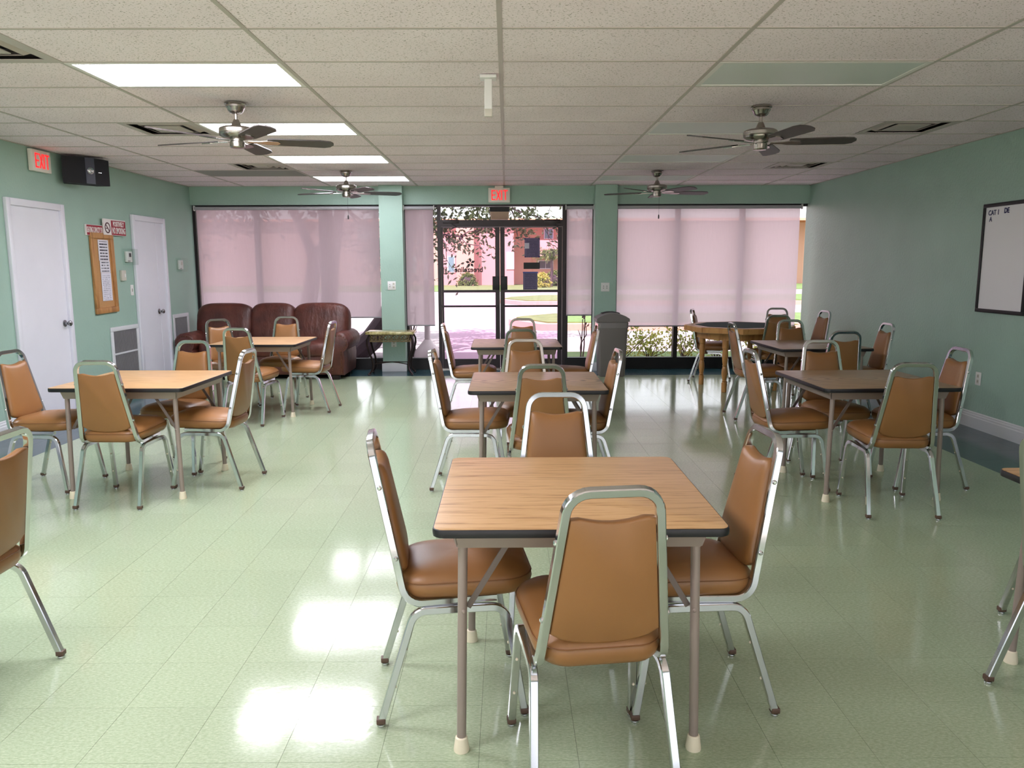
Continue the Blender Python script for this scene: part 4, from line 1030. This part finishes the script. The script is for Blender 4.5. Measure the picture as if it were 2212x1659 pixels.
# shrubs under the right window
def shrub(x, y, h, label, mat='leaf_bright', n=9, name='shrub', sp=0.28, cat='shrub', grp=None, ln=0.075):
    t = thing(name, label, cat, (x, y, GZ + 0.02), 0, grp); sm = MB(); fm = MB()
    for k in range(n):
        e = Vector((rnd.gauss(0, sp), rnd.gauss(0, sp * 0.6), h * rnd.uniform(0.55, 1.05))); p = wander((rnd.uniform(-0.05, 0.05), rnd.uniform(-0.05, 0.05), 0), e, 3, 0.04, rnd)
        branch(sm, p, 0.009, 0.003, 5)
        for q in (0.45, 0.7, 0.9, 1.0):
            i = min(3, int(q * 3)); leaves(fm, p[i], (0.07, 0.07, 0.06), 9, ln, ln * 0.24, rnd)
    sm.build('stems', 'twig', t); o = fm.build('foliage', mat, t, 0); o['kind'] = 'stuff'
SG = 'yellow-green shrubs outside the right window'
for i, (x, y, h) in enumerate(((1.86, 12.55, 0.62), (2.34, 12.7, 0.5), (2.88, 12.6, 0.66), (3.45, 12.7, 0.68), (4.1, 12.6, 0.6))):
    shrub(x, y, h, ('first', 'second', 'third', 'fourth', 'fifth')[i] + ' yellow-green shrub from the trash can under the right window', grp=SG)
def twigplant(x, y, label, n, h, name='bare_plant'):
    t = thing(name, label, 'plant', (x, y, GZ + 0.02)); m = MB(); f = MB()
    for k in range(n):
        e = (rnd.uniform(-0.16, 0.16), rnd.uniform(-0.08, 0.08), h * rnd.uniform(0.6, 1)); p = wander((rnd.uniform(-0.05, 0.05), 0, 0), e, 4, 0.03, rnd); branch(m, p, 0.012, 0.007, 6)
        branch(m, [p[2], p[2] + Vector((rnd.uniform(-0.12, 0.12), 0, 0.16))], 0.008, 0.004, 5)
        leaves(f, e, (0.015, 0.015, 0.02), 5, 0.08, 0.018, rnd, -1.2)
    m.build('stems', 'twig', t); f.build('bud', 'twig', t, 0)
twigplant(1.22, 12.9, 'nearly bare twiggy plant outside the right sidelight', 3, 0.78)
twigplant(-1.62, 12.75, 'bare dark twiggy plant outside the left sidelight', 7, 0.85)
t = thing('white_post', 'white post on a flared base outside the left sidelight', 'post', (-1.36, 13.3, GZ))
m = MB(); m.lathe([(0.24, 0.0), (0.24, 0.03), (0.22, 0.10), (0.13, 0.20), (0.075, 0.27), (0.06, 0.29)], 20); m.build('base', 'post_white', t)
m = MB(); m.lathe([(0.05, 0.28), (0.045, 2.55)], 16); m.build('shaft', 'post_white', t)
# far bushes, hedge, palm
def bush(name, x, y, r, label, mat, cat='shrub', n=260, L=0.16):
    t = thing(name, label, cat, (x, y, GZ + 0.03)); f = MB()
    for _ in range(n):
        a = rnd.uniform(0, 2 * pi); b2 = rnd.uniform(0, pi / 2); k = rnd.uniform(0.75, 1.0)
        leaves(f, (r[0] * k * cos(a) * cos(b2), r[1] * k * sin(a) * cos(b2), r[2] * k * sin(b2)), (0.05, 0.05, 0.05), 6, L, L * 0.3, rnd)
    o = f.build('foliage', mat, t, 0); o['kind'] = 'stuff'
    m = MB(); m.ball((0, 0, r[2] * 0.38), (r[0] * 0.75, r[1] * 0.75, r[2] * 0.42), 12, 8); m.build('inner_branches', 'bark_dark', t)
bush('round_bush', -3.1, 62.0, (0.8, 0.6, 1.0), 'bush against the pink wall behind the left glass door', 'leaf_mid')
bush('round_bush', 2.55, 56.5, (0.7, 0.7, 1.05), 'bright rounded bush behind the right glass door', 'leaf_bright')
bush('hedge', 4.0, 61.0, (1.5, 0.6, 1.2), 'clipped hedge behind the rounded bush', 'leaf_mid', 'hedge')
bush('hedge', 8.0, 61.0, (2.2, 0.6, 1.3), 'clipped hedge farther right along the pink building', 'leaf_mid', 'hedge')
t = thing('palm', 'palm with arching fronds before the pink building', 'tree', (3.3, 58, GZ)); m = MB(); branch(m, [(0, 0, 0), (0.05, 0, 1.2), (0.0, 0, 2.3)], 0.12, 0.09, 8); m.build('trunk', 'bark', t); f = MB()
for k in range(22):
    a = 2 * pi * k / 22 + rnd.uniform(-0.1, 0.1); l = rnd.uniform(1.1, 1.6); h0 = rnd.uniform(0.2, 0.8)
    for i in range(9):
        u = i / 9; p = Vector((l * u * cos(a), l * u * sin(a), 2.3 + h0 * math.sin(u * 2.4) - 0.6 * u * u)); leaves(f, p, (0.02, 0.02, 0.02), 4, 0.4, 0.03, rnd, 0.4)
o = f.build('fronds', 'leaf_mid', t, 0); o['kind'] = 'stuff'
